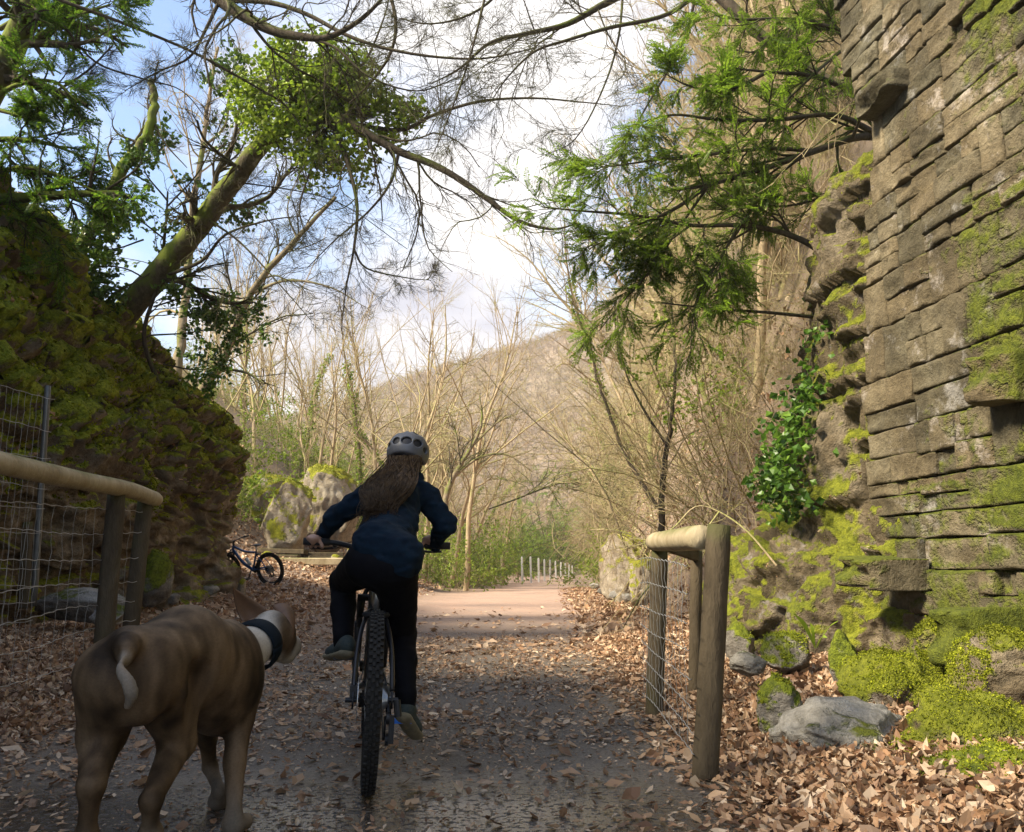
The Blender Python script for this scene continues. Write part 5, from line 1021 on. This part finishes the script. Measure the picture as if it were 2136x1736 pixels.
tree_from('fallen_bough', 'long dark thin bough slanting down from the top left corner to the ivy crown', 'branch', [pxlimb([(60, -30, 7.6), (125, 0, 7.7), (240, 42, 7.9), (400, 108, 8.3), (540, 185, 8.7), (600, 225, 9.0), (650, 300, 9.1)], .022, .008), pxlimb([(130, 50, 8), (200, 130, 8.2), (300, 165, 8.4), (380, 190, 8.5), (440, 260, 8.6)], .014, .004), pxlimb([(110, 195, 8), (180, 150, 8.2), (235, 95, 8.3)], .014, .008)], ('twig_dark', 'twig_dark'), [dict(L1, k=9, lr=.22), L2, L3], 67)
tree_from('pale_tree', 'straight pale-barked tree with open crown standing behind the leaning mossy trunk', 'tree', [pxlimb([(368, 800, 15.5), (378, 700, 15.6), (392, 560, 15.8), (402, 430, 16), (425, 300, 16.2), (432, 230, 16.3), (455, 100, 16.5)], .10, .03, 5, .01), pxlimb([(420, 310, 16.1), (470, 260, 16.2), (480, 170, 16.3), (500, 90, 16.4)], .035, .01), pxlimb([(402, 430, 16), (350, 340, 16), (330, 230, 16.2)], .03, .008)], ('bark_pale', 'twig_pale'), [dict(L1, k=13), L2, L3], 69, sides=12)
tree_from('curved_tree', 'curving tree with mossy pale trunk bending right over the far end of the outcrop', 'tree', [pxlimb([(405, 860, 15.6), (430, 800, 15.6), (462, 755, 15.5), (488, 690, 15.3), (525, 610, 15.0), (590, 530, 14.6), (640, 475, 14.4), (700, 410, 14.2)], .115, .03, 5, .01), pxlimb([(530, 610, 15), (600, 585, 14.6), (690, 600, 14.4), (760, 640, 14.2)], .035, .006), pxlimb([(620, 500, 14.5), (600, 430, 14.4), (640, 330, 14.3)], .02, .004)], ('bark_pale', 'twig_dark'), [dict(L1, k=13), L2, L3], 71, sides=12)
tree_from('forked_tree', 'small dark forked tree standing just right of the rider\'s shoulder in the wood', 'tree', [pxlimb([(925, 1075, 24), (935, 1020, 24), (960, 970, 24), (985, 930, 24), (1005, 880, 24), (1000, 820, 24)], .10, .02, 5, .01), pxlimb([(940, 1000, 24), (1000, 955, 24), (1060, 950, 24), (1110, 985, 24)], .05, .01), pxlimb([(960, 970, 24), (950, 900, 24), (930, 850, 24)], .05, .01), pxlimb([(985, 930, 24), (1040, 880, 24), (1090, 860, 24)], .04, .01)], ('bark_pale', 'twig_dark'), [dict(L1, k=13), L2], 73)
tree_from('dark_tree', 'dark slender trunk rising from behind the right railing, forking high against the tan thicket', 'tree', [pxlimb([(1378, 1110, 11.2), (1384, 1000, 11.2), (1396, 900, 11.2), (1405, 830, 11.2), (1408, 740, 11.2), (1400, 620, 11.3)], .045, .012, 5, .01), pxlimb([(1392, 930, 11.2), (1340, 850, 11.3), (1300, 760, 11.4), (1285, 640, 11.5)], .022, .006)], ('bark_dark', 'twig_pale'), [dict(L1, k=13), L2], 75)
tree_from('dark_tree', 'leaning dark stem crossing the thicket left of the slender trunk behind the right railing', 'tree', [pxlimb([(1370, 1060, 12.5), (1340, 1008, 12.6), (1300, 940, 12.8), (1270, 860, 12.8), (1245, 790, 12.8), (1230, 700, 12.8)], .04, .012, 5, .01)], ('bark_dark', 'twig_pale'), [dict(L1, k=14), L2], 76)
# right: yew over the rock face
Y2r = dict(Y2, k=17)
ry = [pxlimb([(2000, 330, 7.8), (1900, 300, 7.6), (1800, 285, 7.4), (1700, 315, 7.3), (1600, 350, 7.2), (1480, 385, 7.1), (1380, 400, 7.0)], .05, .012), pxlimb([(1735, 548, 7.1), (1690, 510, 7.1), (1620, 482, 7.1), (1540, 470, 7.0), (1440, 470, 7.0), (1330, 450, 7.0), (1210, 440, 6.9), (1130, 432, 6.9)], .034, .006),
      pxlimb([(1830, 280, 7.4), (1740, 240, 7.3), (1620, 250, 7.2), (1500, 250, 7.1), (1400, 240, 7.0), (1300, 268, 6.9)], .03, .006), pxlimb([(1800, 200, 7.4), (1700, 160, 7.3), (1600, 150, 7.2), (1500, 140, 7.1)], .03, .006), pxlimb([(1850, 120, 7.6), (1740, 60, 7.4), (1640, 40, 7.3), (1540, 40, 7.2), (1470, 20, 7.2)], .03, .006),
      pxlimb([(1480, 385, 7.1), (1420, 470, 7.1), (1360, 560, 7.0), (1290, 640, 6.9), (1250, 690, 6.9)], .014, .004), pxlimb([(1600, 350, 7.2), (1560, 450, 7.1), (1500, 540, 7.0), (1450, 640, 7.0), (1440, 740, 7.0)], .014, .004), pxlimb([(1440, 470, 7.0), (1380, 520, 7.0), (1340, 600, 6.9)], .012, .003), pxlimb([(1540, 470, 7.0), (1500, 560, 7.0), (1530, 660, 7.)], .012, .003)]
ry += [pxlimb(a_, .022, .004) for a_ in ([(1830, 60, 7.5), (1750, 110, 7.4), (1650, 200, 7.2), (1560, 300, 7.1), (1500, 340, 7.0)], [(1820, 330, 7.4), (1740, 400, 7.2), (1640, 430, 7.1), (1560, 420, 7.)], [(1800, 150, 7.5), (1720, 20, 7.4), (1650, -60, 7.4)], [(1600, 150, 7.2), (1520, 190, 7.1), (1440, 180, 7.0), (1380, 150, 7.0)], [(1700, 315, 7.3), (1600, 310, 7.2), (1500, 320, 7.0), (1400, 330, 7.0), (1290, 345, 7.0), (1250, 350, 7.0)], [(1480, 385, 7.1), (1400, 440, 7.0), (1300, 480, 6.9), (1230, 520, 6.9)])]
tree_from('yew_tree', 'bright green yew reaching out from above the rock face across the top right sky', 'tree', ry, ('bark_dark', 'bark_dark'), [dict(Y1, k=15), dict(Y2, k=13)], 81, leafspec=('needle', 'yew', dict(per=17, ln=.038, wd=.0065)))
tree_from('bare_bough', 'straight bare dead bough jutting left from the mossy rock face below the yew', 'branch', [pxlimb([(1705, 662, 7.3), (1600, 652, 7.2), (1500, 645, 7.1), (1380, 632, 7.0)], .018, .006)], ('bark_dark', 'twig_dark'), [dict(L1, k=5, lr=.15), L2], 83)
tree_from('bare_bough', 'pale crooked dead branch lying over the bank behind the right railing', 'branch', [pxlimb([(1620, 1180, 6.6), (1560, 1110, 6.7), (1500, 1068, 6.8), (1450, 1058, 6.8), (1400, 1105, 6.7), (1340, 1135, 6.6), (1305, 1138, 6.6)], .009, .004), pxlimb([(1500, 1068, 6.8), (1460, 1120, 6.7), (1420, 1160, 6.6)], .008, .003)], ('twig_pale', 'twig_pale'), [dict(L1, k=6, lr=.25), L2], 84)
tree_from('bare_bough', 'thin forked stick leaning on the leafy bank left of the right railing', 'branch', [pxlimb([(1392, 1190, 6.0), (1340, 1240, 5.9), (1300, 1310, 5.8)], .008, .003)], ('twig_dark', 'twig_dark'), [dict(L1, k=3, lr=.25)], 85)
# ivy down the edge of the rock face
rg = np.random.default_rng(90); cs = []
for (u, v, s_, n_) in ((1690, 800, 22, 60), (1672, 850, 26, 90), (1650, 900, 28, 100), (1640, 950, 28, 110), (1630, 1000, 24, 90), (1620, 1040, 22, 60), (1655, 1060, 16, 30), (1700, 700, 12, 20), (1600, 1010, 20, 30), (1725, 610, 10, 14)):
    cs.append(P(u, v, 6.9)+rg.normal(size=(int(n_*1.7), 3))*np.array((s_/250*.9, .2, s_/250*1.05)))
cs = np.concatenate(cs); V, F = leaves(cs, .07, rg, asp=.5); iv = thing('ivy_plant', 'bright green ivy hanging down the left edge of the rock face beside the masonry', 'ivy', tuple(P(1650, 1060, 6.9)))
part('foliage', mesh('foliage', V, F, M['ivy'], False), iv); q, r = pxlimb([(1640, 1090, 6.95), (1645, 1000, 6.95), (1660, 880, 6.95), (1690, 760, 6.95), (1715, 620, 7.)], .012, .005); part('stem', mesh('stem', *tubes(q, r, 6), M['bark_dark']), iv)
# hart's-tongue fern on the mossy stones
fn_ = thing('fern', 'small bright strap-leaved fern growing between the mossy stones under the rock face', 'fern', tuple(P(1720, 1365, 5.2)))
for (u, v, u2, v2) in ((1700, 1350, 1656, 1280), (1705, 1350, 1748, 1295), (1700, 1352, 1690, 1300), (1702, 1352, 1725, 1330)):
    q = crom([P(u, v, 5.2), P((u+u2)/2, (v+v2)/2-12, 5.15), P(u2, v2, 5.1)], 5); w_ = .016*np.sin(np.linspace(.25, 3.0, len(q)))[:, None]; s_ = np.array((.7, .3, .5)); G = np.stack([q-w_*s_, q-(0, 0, .004), q+w_*s_], 1)
    o = part('frond', mesh('frond', G.reshape(-1, 3), gridF(len(q), 3), M['beechy']), fn_)
# ---------------------------------------------------------------- leaf litter and moss tufts
rg = np.random.default_rng(95)
def litter(n, xf, yf, size, dens, tilt, lift):
    x = xf(n); y = yf(n, x); k = dens(x, y) > rg.random(n); x, y = x[k], y[k]; n = len(x); z = H(x, y); dp = lift(x, y)
    C_ = np.stack([x, y, z+.006+rg.random(n)*dp], -1); d = rg.normal(size=(n, 3)); tl = tilt(x, y)[:, None]; d[:, 2] *= tl[:, 0]; d = norm(d); up = norm(np.array((0, 0, 1.))+rg.normal(size=(n, 3))*tl)
    s_ = norm(np.cross(d, up)); nn = np.cross(s_, d); sz = (size*np.exp(rg.normal(size=n)*.33))[:, None]; asp = rg.uniform(.32, .62, n)[:, None]; cu = rg.uniform(-.1, .45, n)[:, None]*np.clip(tl+.4, 0, 1.2)
    a = C_-d*sz+nn*sz*cu*.5; b_ = C_+d*sz+nn*sz*cu; l = C_+s_*sz*asp+nn*sz*rg.uniform(-.1, .4, n)[:, None]; r = C_-s_*sz*asp+nn*sz*rg.uniform(-.1, .4, n)[:, None]; l2 = C_+d*sz*.5+s_*sz*asp*.8+nn*sz*cu*.6; r2 = C_+d*sz*.5-s_*sz*asp*.8+nn*sz*cu*.6
    V = np.stack([a, l, l2, b_, r2, r, C_], 1).reshape(-1, 3); k = np.arange(n)[:, None]*7
    return V, np.concatenate([k+np.array([[6, i, (i+1) % 6]]) for i in range(6)])
side = lambda x, y: smooth(.55, 1.3, x-.055*np.maximum(y-12, 0))+smooth(-2.0, -3.0, x)
pos_n = lambda x, y: .5+.9*fbm(np.stack([x*1.5, y*.9, 0*x], -1), 3)
mb = MB()
mb.add(*litter(170000, lambda n: rg.uniform(-5.0, 3.2, n), lambda n, x: 2.6+rg.random(n)**1.25*7.2, .0225, lambda x, y: np.clip(.25*pos_n(x, y)+side(x, y), 0, 1)*np.where((y > 8.5) & (side(x, y) < .3), .6, 1)*(1-.75*smooth(4.3, 3.3, y)*smooth(1., .1, x)*smooth(-2.4, -1.6, x)), lambda x, y: .30+.65*np.clip(side(x, y), 0, 1), lambda x, y: .006+.05*np.clip(side(x, y), 0, 1)))
mb.add(*litter(46000, lambda n: rg.uniform(-8.5, 4, n), lambda n, x: 8+rg.random(n)**1.2*22, .042, lambda x, y: np.clip(.30*pos_n(x, y)*smooth(19, 9, y)**1.5+side(x, y), 0, 1)*np.where(x > xr(y)+1.5, 0, 1), lambda x, y: .2+.4*np.clip(side(x, y), 0, 1), lambda x, y: .01+.04*np.clip(side(x, y), 0, 1)))
mb.add(*litter(70000, lambda n: rg.uniform(-3.4, 2.2, n), lambda n, x: 2.6+rg.random(n)**1.3*8, .0085, lambda x, y: np.clip(.25+.5*pos_n(x, y), 0, 1)*(1-.6*smooth(4., 3.2, y)), lambda x, y: .3+0*x, lambda x, y: .003+0*x))
tag(ob('leaf_litter', mb.mesh('leaf_litter', M['litter'], False), kind='stuff'), 'fallen brown beech leaves strewn over the path and piled along its edges', 'leaf litter')
def on_grid(G, N_, n, lo, hi, cond, sp_=.02):
    a, b_ = G.shape[:2]; i = rg.integers(0, a-1, n); j = rg.integers(int(b_*lo), int(b_*hi)-1, n); f, g_ = rg.random((2, n, 1)); p = (G[i, j]*(1-f)*(1-g_)+G[i+1, j]*f*(1-g_)+G[i, j+1]*(1-f)*g_+G[i+1, j+1]*f*g_); nn = N_[i, j]; k = cond(p, nn); return p[k]+nn[k]*sp_, nn[k]
p, nn = on_grid(CL, CLN, 34000, .28, .80, lambda p, nn: (fbm(p*.9+5, 3) > -.02+.18*(1-smooth(3.0, 4.4, p[:, 2]+.12*(p[:, 1]-8)))) & (nn[:, 2] > .25)); V, F = leaves(p, .06, rg, flat=.6)
p2, _ = on_grid(CR, CRN, 5000, .25, .5, lambda p, nn: (nn[:, 2] > .45) & (p[:, 2] < 1.8)); V2, F2 = leaves(p2, .055, rg, flat=.6); mb = MB().add(V, F).add(V2, F2)
tag(ob('rock_litter', mb.mesh('rock_litter', M['litter'], False), kind='stuff'), 'dead leaves caught on the ledges of the mossy rocks', 'leaf litter')
mb = MB()
p, nn = on_grid(CL, CLN, 130000, .22, .80, lambda p, nn: (nn[:, 2]*.5+fbm(p*np.array((.9, .9, .9)), 4)+.35*smooth(1.4, 2.8, p[:, 2]) > .22), .006); mb.add(*leaves(p, .045, rg, fold=.5, asp=.22, dirs=nn*.6+np.array((.1, 0, -.35))))
p, nn = on_grid(CR, CRN, 55000, .05, .95, lambda p, nn: (nn[:, 2]*.5+fbm(p*1.5+3, 4) > .08), .006); mb.add(*leaves(p, .022, rg, fold=.5, asp=.22, dirs=nn*.6+np.array((0, 0, -.6))))
for o in list(bpy.data.objects):
    if o.name.startswith('mossy_rock') or (o.name.startswith('boulder')):
        me = o.data; co = np.empty(len(me.vertices)*3, np.float32); me.vertices.foreach_get('co', co); nn = np.empty(len(me.vertices)*3, np.float32); me.vertices.foreach_get('normal', nn); ca, sa = math.cos(o.rotation_euler[2]), math.sin(o.rotation_euler[2]); Rz = np.array([[ca, -sa, 0], [sa, ca, 0], [0, 0, 1]])
        co = co.reshape(-1, 3)@Rz.T+np.array(o.location); nn = nn.reshape(-1, 3)@Rz.T; sz = .011 if o.name.startswith('mossy') else .05; rep = 13 if sz < .03 else 4
        co = np.repeat(co, rep, 0)+rg.normal(size=(len(co)*rep, 3))*sz*.5; nn = np.repeat(nn, rep, 0); k = nn[:, 2]*.7+fbm(co*2.2, 3) > (.25 if sz < .03 else .42); mb.add(*leaves(co[k], sz, rg, fold=.5, asp=.25, dirs=nn[k]*.8+np.array((0, 0, -.3))))
tag(ob('moss', mb.mesh('moss', M['moss'], False), kind='stuff'), 'shaggy green moss tufts growing over the rocks', 'moss')

# ---------------------------------------------------------------- thin pale air of the valley
V, F = box((40, 395, 40), (1100, 930, 110)); hz = ob('haze', mesh('haze', V, F, None, False), kind='stuff')
m = bpy.data.materials.new('haze'); m.use_nodes = True; t = m.node_tree; t.nodes.clear(); o = t.nodes.new('ShaderNodeOutputMaterial')
pv = nd(t, 'ShaderNodeVolumePrincipled', {'Color': (1., .95, .86, 1), 'Density': .0009, 'Anisotropy': .1}); t.links.new(pv.outputs[0], o.inputs['Volume']); hz.data.materials.append(m)
tag(hz, 'pale haze hanging in the valley air', 'haze')
